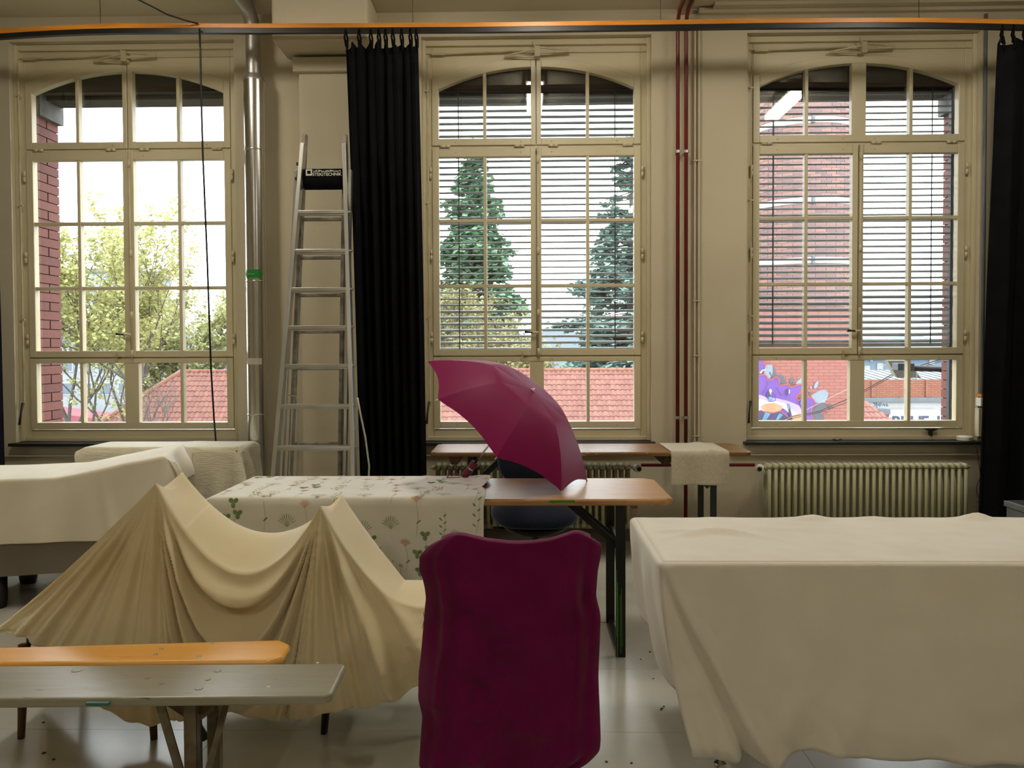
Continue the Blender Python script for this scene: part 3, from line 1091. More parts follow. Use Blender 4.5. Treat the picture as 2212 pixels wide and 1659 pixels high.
# ================================================================== LOOSE CABLES
p0 = at(431, 68, y=YR)
cb = [at(px, py, y=5.46 + .3 * (py - 68) / 900) for px, py in ((431, 62), (433, 120), (435, 220), (438, 330), (443, 450), (448, 570), (452, 690), (456, 800), (462, 900), (467, 963))]
end = cb[-1]
cb += [(end[0] + .01, end[1], end[2] - .2), (end[0] + .02, end[1], .015)]
tag(MB().tube(cb, .007, 8).build('hanging_cable', 'cable', smooth=True), 'thin black cable hanging in front of the blindless window', 'cable')
cb = [at(px, py, y=yy) for px, py, yy in ((428, 51, 5.47), (400, 44, 5.42), (360, 31, 5.35), (330, 15, 5.28), (296, -2, 5.2))]
cb.append((cb[-1][0] - .2, 5.0, ZC - .005))
tag(MB().tube(cb, .0055, 8).build('ceiling_cable', 'cable', smooth=True), 'black cable running from the orange batten up to the ceiling', 'cable')

# ================================================================== HEATING PIPES AND RADIATORS
yp = 5.94
for px, lab, zb in ((1464, 'thin red heating pipe nearer the umbrella window', atz(1005, 5.90)), (1482, 'thin red heating pipe running behind the small towel to the floor', 0.0)):
    x = atx(px, yp, 500)
    t = thing('heating_pipe', lab, 'pipe', (x, yp, zb), 'red vertical heating pipes')
    MB().tube([(x, yp, zb), (x, yp, 3.86), (x, yp - .02, 3.93), (x, yp - .08, 3.965), (x, yp - 1.5, 3.975)], .0145, 12).build('pipe', 'red_pipe', t, smooth=True)
    for py in (331, 903):
        z = atz(py, yp)
        MB().lathe([(.0145, -.012), (.02, -.01), (.02, .01), (.0145, .012)], (x, yp, z), (0, 0, 1), 12).box(x - .006, x + .006, yp, YW, z - .006, z + .006).build('clamp', 'galv', t)


def radiator(x0, x1, label, valve_side):
    ztop, zbot, y0, y1 = atz(1001, 5.88), .125, 5.80, 5.93
    n = round((x1 - x0) / .0478)
    w = (x1 - x0) / n
    t = thing('radiator', label, 'radiator', ((x0 + x1) / 2, 5.87, zbot), 'cream column radiators')
    m = MB()
    r = .0135
    for yy in (y0 + r, y1 - r):
        m.tube([(0, yy, zbot + .03), (0, yy, ztop - .035)], r, 10)
    m.tube([(0, (y0 + y1) / 2, zbot + .03), (0, (y0 + y1) / 2, ztop - .035)], r, 10)
    for zz in (zbot + .025, ztop - .028):
        m.tube([(0, y0 + .002, zz), (0, y0 + .014, zz + .012), (0, y1 - .014, zz + .012), (0, y1 - .002, zz)], [.014, .021, .021, .014], 10)
        m.tube([(-w / 2, (y0 + y1) / 2, zz), (w / 2, (y0 + y1) / 2, zz)], .02, 10)
    me = m.mesh('section', 'radiator_paint', smooth=True)
    for i in range(n):
        piece('section', me, t, (x0 + (i + .5) * w, 0, 0))
    ym = (y0 + y1) / 2
    sg = 1 if valve_side == 'r' else -1
    xe = x1 if sg > 0 else x0
    zz = ztop - .028
    v = MB().tube([(xe, ym, zz), (xe + sg * .05, ym, zz)], .014, 12).lathe([(.012, 0), (.027, .01), (.029, .05), (.02, .058)], (xe + sg * .032, ym - .01, zz), (sg * .35, -1, -.05), 16).build('valve', 'white_plastic', t, smooth=True)
    MB().lathe([(.017, 0), (.017, .012), (.012, .016)], (xe + sg * .052, ym - .068, zz - .003), (sg * .35, -1, -.05), 14).build('valve_knob', 'black_metal', v, smooth=True)
    xf = x0 if sg > 0 else x1
    MB().lathe([(.016, 0), (.016, .02), (.008, .022), (.008, .04)], (xf, ym, zz), (-sg, 0, 0), 10).build('bleed_plug', 'old_paint', t)
    for xx in (x0 + .15, x1 - .15):
        MB().box(xx - .01, xx + .01, ym - .02, 5.985, zbot - .0, zbot + .03).box(xx - .012, xx + .012, ym - .03, ym + .03, 0, zbot + .02).build('foot', 'radiator_paint', t)
    return t


radiator(atx(940, 5.87, 1050), atx(1362, 5.87, 1050), 'cream column radiator under the umbrella window', 'r')
radiator(atx(1650, 5.87, 1050), atx(2084, 5.87, 1050), 'wide cream column radiator under the mural window', 'l')
xa, xb = atx(1385, 5.87, 1005), atx(1630, 5.87, 1005)
zz = atz(1005, 5.87)
t = thing('connecting_pipe', 'short red pipe joining the valves of the two radiators', 'pipe', (xa, 5.87, zz))
MB().tube([(xa, 5.87, zz), (xb, 5.87, zz)], .0125, 12).build('pipe', 'red_pipe', t, smooth=True)

# slim conduits
x = atx(1506, 5.99, 500)
t = thing('wall_conduit', 'slim cream cable conduit beside the red pipes', 'conduit', (x, 5.99, .75))
MB().box(x - .022, x - .009, 5.995, YW, .76, 3.95).build('channel', 'plaster', t)
MB().box(x + .009, x + .022, 5.995, YW, .76, 3.95).build('channel', 'plaster', t)
for py in (350, 652, 770, 943):
    z = atz(py, 5.99)
    MB().box(x - .03, x + .03, 5.99, YW, z - .004, z + .004).build('clip', 'frame_paint', t)
x = atx(2126, 5.98, 500)
t = thing('wall_conduit', 'grey round conduit with a socket box beside the corner curtain', 'conduit', (x, 5.98, .7))
MB().tube([(x, 5.985, atz(862, 5.98)), (x, 5.985, 3.95)], .013, 10).build('tube', 'grey_plastic', t, smooth=True)
MB().box(x - .03, x + .05, 5.95, YW, atz(880, 5.98), atz(862, 5.98)).build('socket_box', 'white_plastic', t, bevel=.004)
MB().box(x - .035, x + .03, 5.965, YW, atz(945, 5.98), atz(885, 5.98)).build('duct_cover', 'plaster', t, bevel=.004)
MB().box(x - .025, x + .06, 5.95, YW, atz(860, 5.98), atz(854, 5.98)).build('orange_cap', 'orange_batten', t)
# ceiling edge ducting
t = thing('cable_duct', 'slim cream cable ducting along the ceiling above the mural window', 'conduit', (atx(1515, 5.9, 40), 5.98, ZC - .05))
MB().box(atx(1515, 5.9, 40), XR - .1, 5.97, YW, ZC - .05, ZC - .012).build('lower_duct', 'plaster', t)
MB().box(atx(1515, 5.9, 40) + .1, XR - .1, 5.90, 5.965, ZC - .025, ZC).build('upper_duct', 'plaster', t)

# ================================================================== LADDER
t = thing('step_ladder', 'aluminium double ladder with a black branded sling, beside the black curtain', 'ladder', (atx(670, 5.1), 5.1, 0))
yF0, yF1 = 4.86, 5.27       # front legs: floor, top
ztopF = atz(312, yF1)


def rail_pt(px, py, y0=yF0, y1=yF1, zt=ztopF):
    # point on the leaning plane of the front legs
    y = (y0 + y1) / 2
    for _ in range(12):
        p = at(px, py, y=y)
        y = y0 + (y1 - y0) * p[2] / zt
    return at(px, py, y=y)


La, Lb = rail_pt(655.5, 312), rail_pt(593, 1020)
Ra, Rb = rail_pt(745, 312), rail_pt(764.5, 1020)
ext = lambda a, b: a + (b - a) * (a[2] - .01) / (a[2] - b[2])
Lf, Rf = ext(La, Lb), ext(Ra, Rb)
MB().bar(La, Lf, .026, .065, (0, 1, 0)).build('rail', 'aluminium', t, bevel=.002)
MB().bar(Ra, Rf, .026, .065, (0, 1, 0)).build('rail', 'aluminium', t, bevel=.002)
mixp = lambda a, b, z: a + (b - a) * (a[2] - z) / (a[2] - b[2])
zl = [atz(py, yF0 + (yF1 - yF0) * .6) for py in (450, 537, 622, 705, 788, 873, 960)]
dz = (zl[0] - zl[-1]) / 6
zr_ = zl + [zl[-1] - dz, zl[-1] - 2 * dz, zl[-1] - 3 * dz]
for z in zr_:
    if z < .15:
        continue
    a, b = mixp(La, Lf, z), mixp(Ra, Rf, z)
    m = MB().bar(a, b, .055, .022, (0, 0, 1))
    m.bar(a + np.array([0, .0, -.016]), b + np.array([0, .0, -.016]), .03, .012, (0, 0, 1))
    m.build('rung', 'aluminium', t, bevel=.003)
    for q, sg in ((b, 1),):
        MB().lathe([(.009, 0), (.009, .018)], q + np.array([sg * .012, 0, 0]), (sg, 0, 0), 8).build('rivet', 'galv', t)
# rear legs, worn, standing a little higher than the front at the head
yR0, yR1 = 5.40, 5.31
zt2 = atz(291, yR1)
rl = lambda px, py: rail_pt(px, py, yR0, yR1, zt2)
La2, Lb2 = rl(659, 291), rl(627, 1020)
Ra2, Rb2 = rl(746, 291), rl(735, 1020)
Lf2, Rf2 = ext(La2, Lb2), ext(Ra2, Rb2)
for a, f in ((La2, Lf2), (Ra2, Rf2)):
    MB().bar(a, f, .024, .06, (0, 1, 0)).build('rear_rail', 'worn_aluminium', t, bevel=.002)
for o_ in (.05, -.05):
    a, f = (La2, Lf2) if o_ > 0 else (Ra2, Rf2)
    q = np.array([-o_ * .9, -.05, 0])
    MB().bar(a + q - np.array([0, 0, .25]), f + q, .018, .05, (0, 1, 0)).build('slide_rail', 'aluminium', t, bevel=.002)
for z in zr_:
    if z < .15:
        continue
    zz = z - .025
    a, b = mixp(La2, Lf2, zz), mixp(Ra2, Rf2, zz)
    MB().bar(a, b, .045, .02, (0, 0, 1)).build('rear_rung', 'worn_aluminium', t, bevel=.003)
for z in (ztopF - .12, ztopF - .22):
    a = mixp(La, Lf, z)
    MB().lathe([(.012, 0), (.012, .02)], a - np.array([.014, 0, 0]), (-1, 0, 0), 10).build('bolt', 'dark_fitting', t)
# black sling with lettering near the head
zs1, zs0 = atz(360, 5.22), atz(403, 5.21)
xs0, xs1 = atx(651, 5.22, 380), atx(742, 5.22, 380)
ySl = yF0 + (yF1 - yF0) * zs1 / ztopF - .012
prof = [(ySl + .085, zs1 - .035), (ySl + .05, zs1 + .004), (ySl + .02, zs1 + .006), (ySl, zs1 - .01), (ySl - .004, zs1 - .05), (ySl + .004, zs1 - .10), (ySl + .03, zs0), (ySl + .07, zs0 + .01), (ySl + .09, zs0 + .05)]
G = np.array([[(xs0 + (xs1 - xs0) * u + .004 * math.sin(7 * u + i), y + .004 * math.sin(5 * u + i * 2), z) for y, z in prof] for i, u in enumerate(np.linspace(0, 1, 9))])
sl = MB().grid(G).build('sling', 'black_cloth', t, smooth=True, subsurf=1, solid=.006)
s_ = (xs1 - xs0) / .30
place_text('STEIGTECHNIK', .0285, (xs0 + .078 * s_, ySl - .008, zs1 - .047), (1, 0, 0), (0, -.05, 1), 'print_white', sl, bold=.0006)
place_text('GÜNZBURGER', .0285, (xs0 + .078 * s_, ySl - .0062, zs1 - .0195), (1, 0, 0), (0, 1.0, 1.05), 'print_white', sl, bold=.0006)
m = MB()
lx, lz = xs0 + .03 * s_, zs1 - .046
for a, b, c_, d in ((0, .009, 0, .042), (.033, .042, 0, .042), (.009, .033, 0, .011), (.009, .033, .033, .042)):
    m.box(lx + a, lx + b, ySl - .0092, ySl - .0078, lz + c_, lz + d)
m.build('emblem', 'print_white', sl)
# webbing straps
e = mixp(Ra, Rf, .62) + np.array([.03, -.02, 0])
MB().tube([e + np.array(d) for d in ((0, 0, .55), (.015, .01, .45), (.045, .01, .3), (.07, 0, .12), (.065, -.01, -.03), (.03, -.01, -.06), (.015, 0, 0))], .006, 6).build('strap', 'tape', t, smooth=True)
e = mixp(La, Lf, .62) + np.array([.09, .15, 0])
MB().tube([e + np.array(d) for d in ((-.04, 0, .56), (.02, 0, .55), (.03, 0, .45), (.025, .01, .2), (.01, 0, -.04), (-.02, 0, -.06), (-.035, 0, .05), (-.02, 0, .3), (-.01, 0, .5))], .006, 6).build('strap', 'tape', t, smooth=True)

# ================================================================== TRESTLE TABLES AND BENCHES
def slab(name, mat, parent, quad, ztop, th, bevel=.012, chamfer=0.0, seg=3):
    """a board whose outline is a quad (front-left, front-right, back-right, back-left) in plan"""
    q = [np.array(p[:2], float) for p in quad]
    poly = []
    for i in range(4):
        a, b, c = q[i - 1], q[i], q[(i + 1) % 4]
        if chamfer:
            poly += [tuple(b + (a - b) / np.linalg.norm(a - b) * chamfer), tuple(b + (c - b) / np.linalg.norm(c - b) * chamfer)]
        else:
            poly.append(tuple(b))
    return MB().prism(poly, ztop - th, ztop, 'xy').build(name, mat, parent, bevel=bevel, seg=seg)


def leg_frame(t, x, y0, y1, ztop, mat, side, w=.04, brace=.34, foot=True, streak=None):
    """folding steel leg: two uprights, foot bar, cross bar and two braces to the underside"""
    for y in (y0, y1):
        u = MB().box(x - w / 2, x + w / 2, y - .012, y + .012, 0 if y == y0 or True else 0, ztop).build('upright', mat, t, bevel=.002)
        if streak and y == y0:
            m = MB()
            r = random.Random(4)
            for k, (dx, wd, z0, z1) in enumerate(((-w / 2 + .003, .005, .0, .36), (-.004, .003, .02, .30), (.004, .002, .05, .33), (-w / 2 + .001, .003, .1, .42))):
                pts = [(x + dx + .002 * math.sin(9 * z + k), z) for z in np.linspace(z0, z1, 9)]
                m.strip([(a, z) for a, z in pts], [(a + wd, z) for a, z in pts], y - .0135, y - .012)
            m.build('paint_streak', 'green_paint', u)
    MB().box(x - .012, x + .012, y0, y1, 0, .025).build('foot_bar', mat, t, bevel=.002)
    MB().box(x - .008, x + .008, y0, y1, ztop - .22, ztop - .195).build('cross_bar', mat, t)
    ym = (y0 + y1) / 2
    for y in (y0 + .09, y1 - .12):
        MB().bar((x + side * .0, y + (.05 if y < ym else -.02), ztop - .24), (x + side * brace, ym + (.06 if y > ym else -.06), ztop - .005), .03, .008, (0, 1, 0)).build('brace', mat, t)


def corners(pts, z):
    return [at(px, py, z=z) for px, py in pts]


# --- floral table: bare right part with the umbrella
ZT1 = 0.77
tf = thing('trestle_table', 'worn wooden trestle table carrying the open magenta umbrella', 'table', (-.45, 4.1, 0))
fl, fr, br = at(452, 1075, z=ZT1), at(1458, 1076, z=ZT1), at(1434, 1033, z=ZT1)
T1Y0, T1Y1 = fr[1], fr[1] + .62
T1X0, T1X1 = fl[0], fr[0]
slab('table_top', 'beer_wood', tf, [(T1X0, T1Y0), (T1X1, T1Y0), (T1X1, T1Y1), (T1X0, T1Y1)], ZT1 - .006, .032, .012, .05)
xl = at(1340, 1250, y=T1Y0 + .06)[0]
leg_frame(tf, xl, T1Y0 + .05, T1Y1 - .10, ZT1 - .033, 'leg_black', -1, .045, .27, streak=True)
leg_frame(tf, T1X0 + .42, T1Y0 + .05, T1Y1 - .10, ZT1 - .033, 'leg_black', 1, .045, .27)
xb_ = at(1372, 1095, y=T1Y0 + .1)[0]
for x in (xb_, T1X0 + .22):
    MB().prism([(T1Y0 + .10, ZT1 - .034), (T1Y1 - .1, ZT1 - .034), (T1Y1 - .14, ZT1 - .075), (T1Y0 + .12, ZT1 - .075)], x - .014, x + .014, 'yz').build('batten_block', 'block_wood', tf, bevel=.002)
MB().box(.10, .22, T1Y0 - .0006, T1Y0 + .002, ZT1 - .022, ZT1 - .010).build('paint_spot', 'green_paint', tf)

# --- table by the window wall
ZT2 = 0.775
tw = thing('trestle_table', 'narrow brown trestle table against the wall in front of the radiator', 'table', (.3, 5.6, 0))
fl2, fr2 = at(928, 977, z=ZT2), at(1628, 977, z=ZT2)
T2Y0 = (fl2[1] + fr2[1]) / 2
T2Y1 = T2Y0 + .50
T2X0, T2X1 = fl2[0], fr2[0]
slab('table_top', 'old_wood', tw, [(T2X0, T2Y0), (T2X1, T2Y0), (T2X1, T2Y1), (T2X0, T2Y1)], ZT2, .03, .01, .04)
leg_frame(tw, at(1530, 1080, y=T2Y0 + .2)[0] - .0, T2Y0 + .05, T2Y1 - .06, ZT2 - .031, 'leg_green', -1, .04, .25)
leg_frame(tw, at(1020, 1000, y=T2Y0 + .2)[0], T2Y0 + .05, T2Y1 - .06, ZT2 - .031, 'leg_green', 1, .04, .25)
for px, sg in ((985, 1), (1438, -1)):
    x = at(px, 990, y=T2Y0 + .1)[0]
    MB().prism([(x - .02 * sg - .03, ZT2 - .031), (x + .03 + .03, ZT2 - .031), (x + .015, ZT2 - .09), (x - .03, ZT2 - .09)], T2Y0 + .05, T2Y1 - .08, 'xz').build('batten_block', 'leg_wood', tw, bevel=.003)

# --- the grey bench in front
ZB = 0.47
tb = thing('bench', 'worn grey painted bench with rusty folding legs, nearest the viewer', 'bench', (-1.4, 2.35, 0))
q = corners(((-140, 1512), (714, 1503), (749, 1432), (-140, 1439)), ZB)
q[3][1] = q[3][1]
bt = slab('seat_board', 'grey_bench_paint', tb, q, ZB, .028, .011, .018, 3)
m = MB()
for px, py, r in ((470, 1449, .011), (318, 1464, .009), (449, 1468, .008), (430, 1487, .012), (350, 1476, .007), (166, 1448, .016)):
    p = at(px, py, z=ZB)
    m.lathe([(r, -.001), (r, .0012), (r * .7, .0016)], p, (0, 0, 1), 14)
m.build('bolt_heads', 'grey_bench_paint', bt)
m = MB()
for px, py, r in ((686, 1432, .006), (580, 1484, .008), (676, 1456, .002)):
    p = at(px, py, z=ZB)
    m.lathe([(r, -.001), (r * .8, .001)], p, (0, 0, 1), 9)
m.build('paint_drips', 'print_white', bt)
p = at(200, 1514, z=ZB)
MB().box(p[0] - .02, p[0] + .045, p[1] - .0008, p[1] + .01, ZB - .014, ZB - .006).build('teal_smear', 'teal_paint', bt)
xg, y0, y1 = at(416, 1600, y=2.30)[0], 2.285, 2.44
for y, x in ((y0, xg), (y1, xg + .005)):
    m = MB().box(x - .018, x + .018, y - .003, y + .003, 0, ZB - .03).box(x - .018, x - .013, y, y + .03, 0, ZB - .03)
    m.box(x + .013, x + .018, y, y + .03, 0, ZB - .03)
    m.build('upright', 'rusty_grey', tb)
MB().bar((xg, y0 + .01, ZB - .10), (xg + .01, y1, ZB - .12), .006, .03).build('cross_bar', 'rusty_grey', tb)
MB().box(xg - .02, xg + .02, y0 - .03, y1 + .03, 0, .02).build('foot_bar', 'rusty_grey', tb)
MB().bar((xg - .005, y0 - .008, .14), at(344, 1528, y=y0 - .008) + np.array([0, 0, .02]), .026, .006, (0, 1, 0)).build('brace', 'rusty_grey', tb)
MB().bar((xg - .01, y0 + .02, ZB - .085), at(352, 1520, y=y0 + .04) + np.array([0, 0, .02]), .006, .03).build('brace', 'rusty_grey', tb)
MB().bar((xg + .03, y0 + .01, .16), (xg + .075, y1 - .03, ZB - .05), .018, .006, (0, 1, 0)).build('brace', 'rusty_grey', tb)
MB().bar((xg + .03, y0 + .01, .14), (xg - .0 + .02, y1 + .02, ZB - .14), .014, .006, (1, 0, 0)).build('brace', 'rusty_grey', tb)
MB().box(xg - .03, xg + .035, y0 + .02, y1 - .02, ZB - .085, ZB - .03).build('batten_block', 'leg_wood', tb)
MB().box(xg - 1.22, xg - 1.18, y0, y1, 0, ZB - .03).build('upright', 'rusty_grey', tb)

# --- the orange bench just behind it
to = thing('bench', 'glossy orange pine bench behind the grey bench', 'bench', (-1.5, 2.6, 0))
q = corners(((-140, 1434), (606, 1427), (634, 1380), (-140, 1401)), ZB)
bt = slab('seat_board', 'yellow_pine', to, q, ZB, .03, .013, .045, 4)
m = MB()
for px, py in ((459, 1389), (348, 1402), (336, 1414), (429, 1418)):
    m.lathe([(.0075, -.001), (.0075, .001), (.004, .0018)], at(px, py, z=ZB), (0, 0, 1), 14)
m.build('bolt_heads', 'galv', bt)
xo_ = at(405, 1600, y=2.5)[0] + .02
for y in (2.52, 2.68):
    MB().box(xo_ - .016, xo_ + .016, y - .01, y + .01, 0, ZB - .031).build('upright', 'leg_green', to)
    MB().box(xo_ - 1.3, xo_ - 1.27, y - .01, y + .01, 0, ZB - .031).build('upright', 'leg_green', to)
MB().box(xo_ - .012, xo_ + .012, 2.5, 2.7, 0, .02).build('foot_bar', 'leg_green', to)
MB().bar((xo_ - .0, 2.6, .16), (xo_ - .16, 2.6, ZB - .032), .025, .006, (0, 1, 0)).build('brace', 'leg_green', to)

# --- long cream covered table on the right
ZR = 0.752
tr = thing('folding_table', 'long folding table with chrome legs hidden under the cream cloth', 'table', (1.6, 3.0, 0))
c0, c1 = at(1425, 1219, z=ZR), at(1368, 1121, z=ZR)
RX0, RY0, RY1 = (c0[0] + c1[0]) / 2, c0[1], c1[1]
RX1 = RX0 + 2.3
MB().box(RX0 + .008, RX1, RY0 + .008, RY1 - .008, ZR - .04, ZR - .008).build('table_top', 'white_plastic', tr, bevel=.01)
for x in (RX0 + .22, RX1 - .25):
    for y in (RY0 + .09, RY1 - .09):
        MB().tube([(x - .0, y, 0.03), (x, y, ZR - .04)], .016, 14).tube([(x, y, .0), (x, y, .035)], .021, 14).build('leg', 'chrome', tr, smooth=True)
    MB().tube([(x, RY0 + .09, .30), (x, RY1 - .09, .30)], .011, 12).build('stretcher', 'chrome', tr, smooth=True)

# --- left back: grey panelled table with sheet over a raised end
tg = thing('panel_table', 'low grey panelled table on black legs under the cream sheet', 'table', (-3.2, 4.75, 0))
GX1 = -2.134
GPIV, GANG = np.array([-2.95, 4.39, 0]), .262
GX0, GY0, GY1, ZG = -4.9, 4.40, 5.04, .735
MB().box(GX0, GX1 - .12, GY0, GY0 + .02, .19, ZG - .02).box(GX0, GX1 - .12, GY1 - .02, GY1, .19, ZG - .02).box(GX1 - .14, GX1 - .12, GY0, GY1, .19, ZG - .02).build('panel', 'grey_board', tg)
MB().box(GX0, GX1 - .02, GY0, GY1, ZG - .02, ZG).build('table_top', 'grey_board', tg)
MB().prism([(-2.55, ZG), (GX1 - .01, ZG), (GX1 - .01, ZG + .085), (GX1 - .06, ZG + .085)], GY0 + .01, GY1 - .01, 'xz').build('raised_end', 'grey_board', tg)
for x in (-3.04, GX1 - .3, GX0 + .3):
    for y in (GY0 + .06, GY1 - .08):
        MB().tube([(x, y, 0), (x, y, .04), (x, y, .20)], [.046, .052, .052], 16).build('leg', 'chair_plastic', tg, smooth=True)



def turn(o, piv=None, ang=None):
    piv, ang = (GPIV if piv is None else piv), (GANG if ang is None else ang)
    T = Matrix.Translation(Vector(piv)) @ Matrix.Rotation(ang, 4, 'Z') @ Matrix.Translation(-Vector(piv))
    o.data.transform(T)


for o in [q for q in tg.children]:
    turn(o)
# --- far left: quilt covered table
tq = thing('side_table', 'square table under the quilted white cloth below the blindless window', 'table', (-2.5, 5.5, 0))
QX0, QX1, QY0, QY1, ZQ = atx(168, 5.28, 970), atx(508, 5.30, 970), 5.33, 5.68, .795
MB().box(QX0, QX1, QY0, QY1, ZQ - .03, ZQ - .008).build('table_top', 'block_wood', tq)
for x in (QX0 + .05, QX1 - .05):
    for y in (QY0 + .05, QY1 - .05):
        MB().box(x - .02, x + .02, y - .02, y + .02, 0, ZQ - .03).build('leg', 'block_wood', tq)

# ================================================================== TABLE CLOTHS
def flat(x0, x1, y0, y1, sp, z, seed=1, noise=.004):
    n, m = int(round((x1 - x0) / sp)) + 1, int(round((y1 - y0) / sp)) + 1
    X = np.zeros((n, m, 3))
    X[..., 0] = (x0 + sp * np.arange(n))[:, None]
    X[..., 1] = (y0 + sp * np.arange(m))[None]
    X[..., 2] = z + noise * smooth_noise(n, m, (max(4, n // 4), max(4, m // 4)), seed)
    return X


# long cream cloth: flat top, front and end drops, corner tucked under towards the leg
def bump(x, c, w):
    return np.exp(-((x - c) / w) ** 2)


def drop_front(u, t):
    """front drop of the long cloth; u from the corner along the edge, t down 0..1"""
    L = .640 + .012 * np.sin(u * 5) - .035 * bump(u, .50, .10) + .03 * np.clip(u - .6, 0, 1)
    L = L - .03 * np.clip(.22 - u, 0, 1)
    x = RX0 + u + (.125 * t ** 2.0) * np.exp(-(u / .22) ** 2) * (1 - .2 * t)
    z = ZR - L * t
    y = RY0 - .010 - .028 * t
    # ridge and hollow running from the corner down along the front
    ra = .335 * t ** 1.25
    rb = .262 * t ** 1.2
    rc = .43 * t ** 1.1
    wd = .016 + .036 * t
    y -= (.050 * t ** .6) * bump(u, ra + .02, wd)
    y += (.055 * t ** .6) * bump(u, rb, wd * .62)
    y -= .016 * t * bump(u, .20 * t + .02, .05) + .008 * t * bump(u, rc + .05, .05)
    y += .012 * t * bump(u, rc, .04)
    # slack bag at the lower corner
    y -= .05 * bump(t, .95, .14) * bump(u, .05, .14)
    z += .0 * t
    y += .045 * np.clip(t - .92, 0, 1) / .08 * bump(u, .08, .2)
    # broad soft waves further along
    y -= .014 * t * np.sin(u * 7.5 + .8) * np.clip(u - .45, 0, 1) + .006 * t * np.sin(u * 17 + 3 * t) * np.clip(u - .3, 0, 1)
    y += .010 * t * bump(t, 1.0, .2) * np.sin(u * 30)
    return x, y, z


def drop_end(v, t):
    """end drop; v from the back corner (0) to the front corner (1)"""
    L = .50 - .10 * (1 - v)
    w = RY1 - RY0
    x = RX0 - .010 - .004 * np.sin(v * 20) * t + (.06 + .02 * v) * t ** 2 + .105 * t ** 2 * v ** 6
    y = RY1 - w * v + .10 * t ** 1.3 * (1 - v)
    z = ZR - (L * (1 - v ** 5) + .615 * v ** 5) * t
    x = x + .016 * t * np.sin(v * 13 + 3) * (1 - v ** 6) - .012 * t * bump(v, .55, .08) + .014 * t * bump(v, .80, .05)
    return x, y, z


nt_ = 44
us = np.concatenate([np.linspace(0, .7, 72) ** 1.0, np.linspace(.7, 2.1, 61)[1:]])
vsn = np.linspace(0, 1, 34)
tt = np.linspace(0, 1, nt_)
top_pts = [(RX0 - .004, RY1 - (RY1 - RY0) * v) for v in vsn] + [(RX0 + u, RY0 - .004) for u in us[1:]]
nc = len(top_pts)
G = np.zeros((nc, nt_ + 2, 3))
for i in range(nc):
    if i < len(vsn):
        x, y, z = drop_end(vsn[i], tt)
    else:
        x, y, z = drop_front(us[i - len(vsn) + 1], tt)
    if i == len(vsn) - 1:
        xf, yf, zf = drop_front(0.0, tt)
        x, y, z = xf, yf, zf
    G[i, 2:, 0], G[i, 2:, 1], G[i, 2:, 2] = x, y, z
# blend the columns beside the corner
for _ in range(3):
    k0 = len(vsn) - 1
    for i in range(k0 - 7, k0):
        G[i, 2:] = .25 * G[i - 1, 2:] + .5 * G[i, 2:] + .25 * G[i + 1, 2:]
nzz = smooth_noise(nc, nt_, (22, 6), 77) * .009 + smooth_noise(nc, nt_, (55, 13), 78) * .0028 + smooth_noise(nc, nt_, (120, 26), 79) * .0008
G[:, 2:, 1] -= nzz * tt[None]
for i, (a, b) in enumerate(top_pts):
    G[i, 1] = (a + (.006 if i < len(vsn) else 0), b + (.006 if i >= len(vsn) - 1 else 0), ZR + .0035)
    G[i, 0] = (a + (.014 if i < len(vsn) else 0), b + (.014 if i >= len(vsn) - 1 else 0), ZR + .0045)
    G[i, 2] = (a - (.004 if i < len(vsn) else 0), b - (.004 if i >= len(vsn) - 1 else 0), ZR - .003)
mc = MB().grid(G)
# flat top with a few creases, and the back drop
ax = np.concatenate([[RX0 + .010], np.linspace(RX0 + .03, RX0 + 2.1, 90)])
ay = np.concatenate([[RY0 + .010], np.linspace(RY0 + .03, RY1 - .012, 34), [RY1 + .004, RY1 + .007, RY1 + .007, RY1 + .007]])
T = np.zeros((len(ax), len(ay), 3))
T[..., 0], T[..., 1] = ax[:, None], ay[None]
T[..., 2] = ZR + .0046 + .0016 * np.maximum(smooth_noise(len(ax), len(ay), (26, 9), 5), -.4)
for cx_, cy_, h_, sx_, sy_, an in ((RX0 + .19, RY0 + .40, .016, .07, .018, .5), (RX0 + .30, RY0 + .43, .013, .11, .022, -.25), (RX0 + .36, RY0 + .40, .010, .13, .016, -.5), (RX0 + .12, RY0 + .46, .008, .06, .015, .2),
                                  (RX0 + .76, RY1 - .02, .015, .05, .03, 0), (RX0 + .70, RY1 - .02, .007, .05, .02, 0), (RX0 + 1.0, RY1 - .02, .010, .06, .03, 0), (RX0 + 1.42, RY1 - .03, .028, .06, .03, 0), (RX0 + .6, RY0 + .5, .004, .1, .02, 0)):
    dx, dy = T[..., 0] - cx_, T[..., 1] - cy_
    T[..., 2] += h_ * np.exp(-((dx * math.cos(an) + dy * math.sin(an)) / sx_) ** 2 - ((-dx * math.sin(an) + dy * math.cos(an)) / sy_) ** 2)
T[:, :2, 2] = ZR + .0046
T[:2, :, 2] = ZR + .0046
for q, d in ((-3, .004), (-2, .10), (-1, .30)):
    T[:, q, 2] = ZR - d
    T[:, q, 1] = RY1 + .008 + .02 * d
mc.grid(T)
o = mc.build('tablecloth', 'cream_cotton', smooth=True, solid=.0022, fix=True)
tag(o, 'large plain cream cloth over the long table, corner tucked under', 'tablecloth')

# cream sheet over the panelled table: crisp fold along the edge, rising end
def gtop(x):
    f = np.clip((x + 2.70) / (GX1 + 2.70), 0, 1)
    return ZG + .105 * f * (1 - .3 * np.exp(-f * 9))


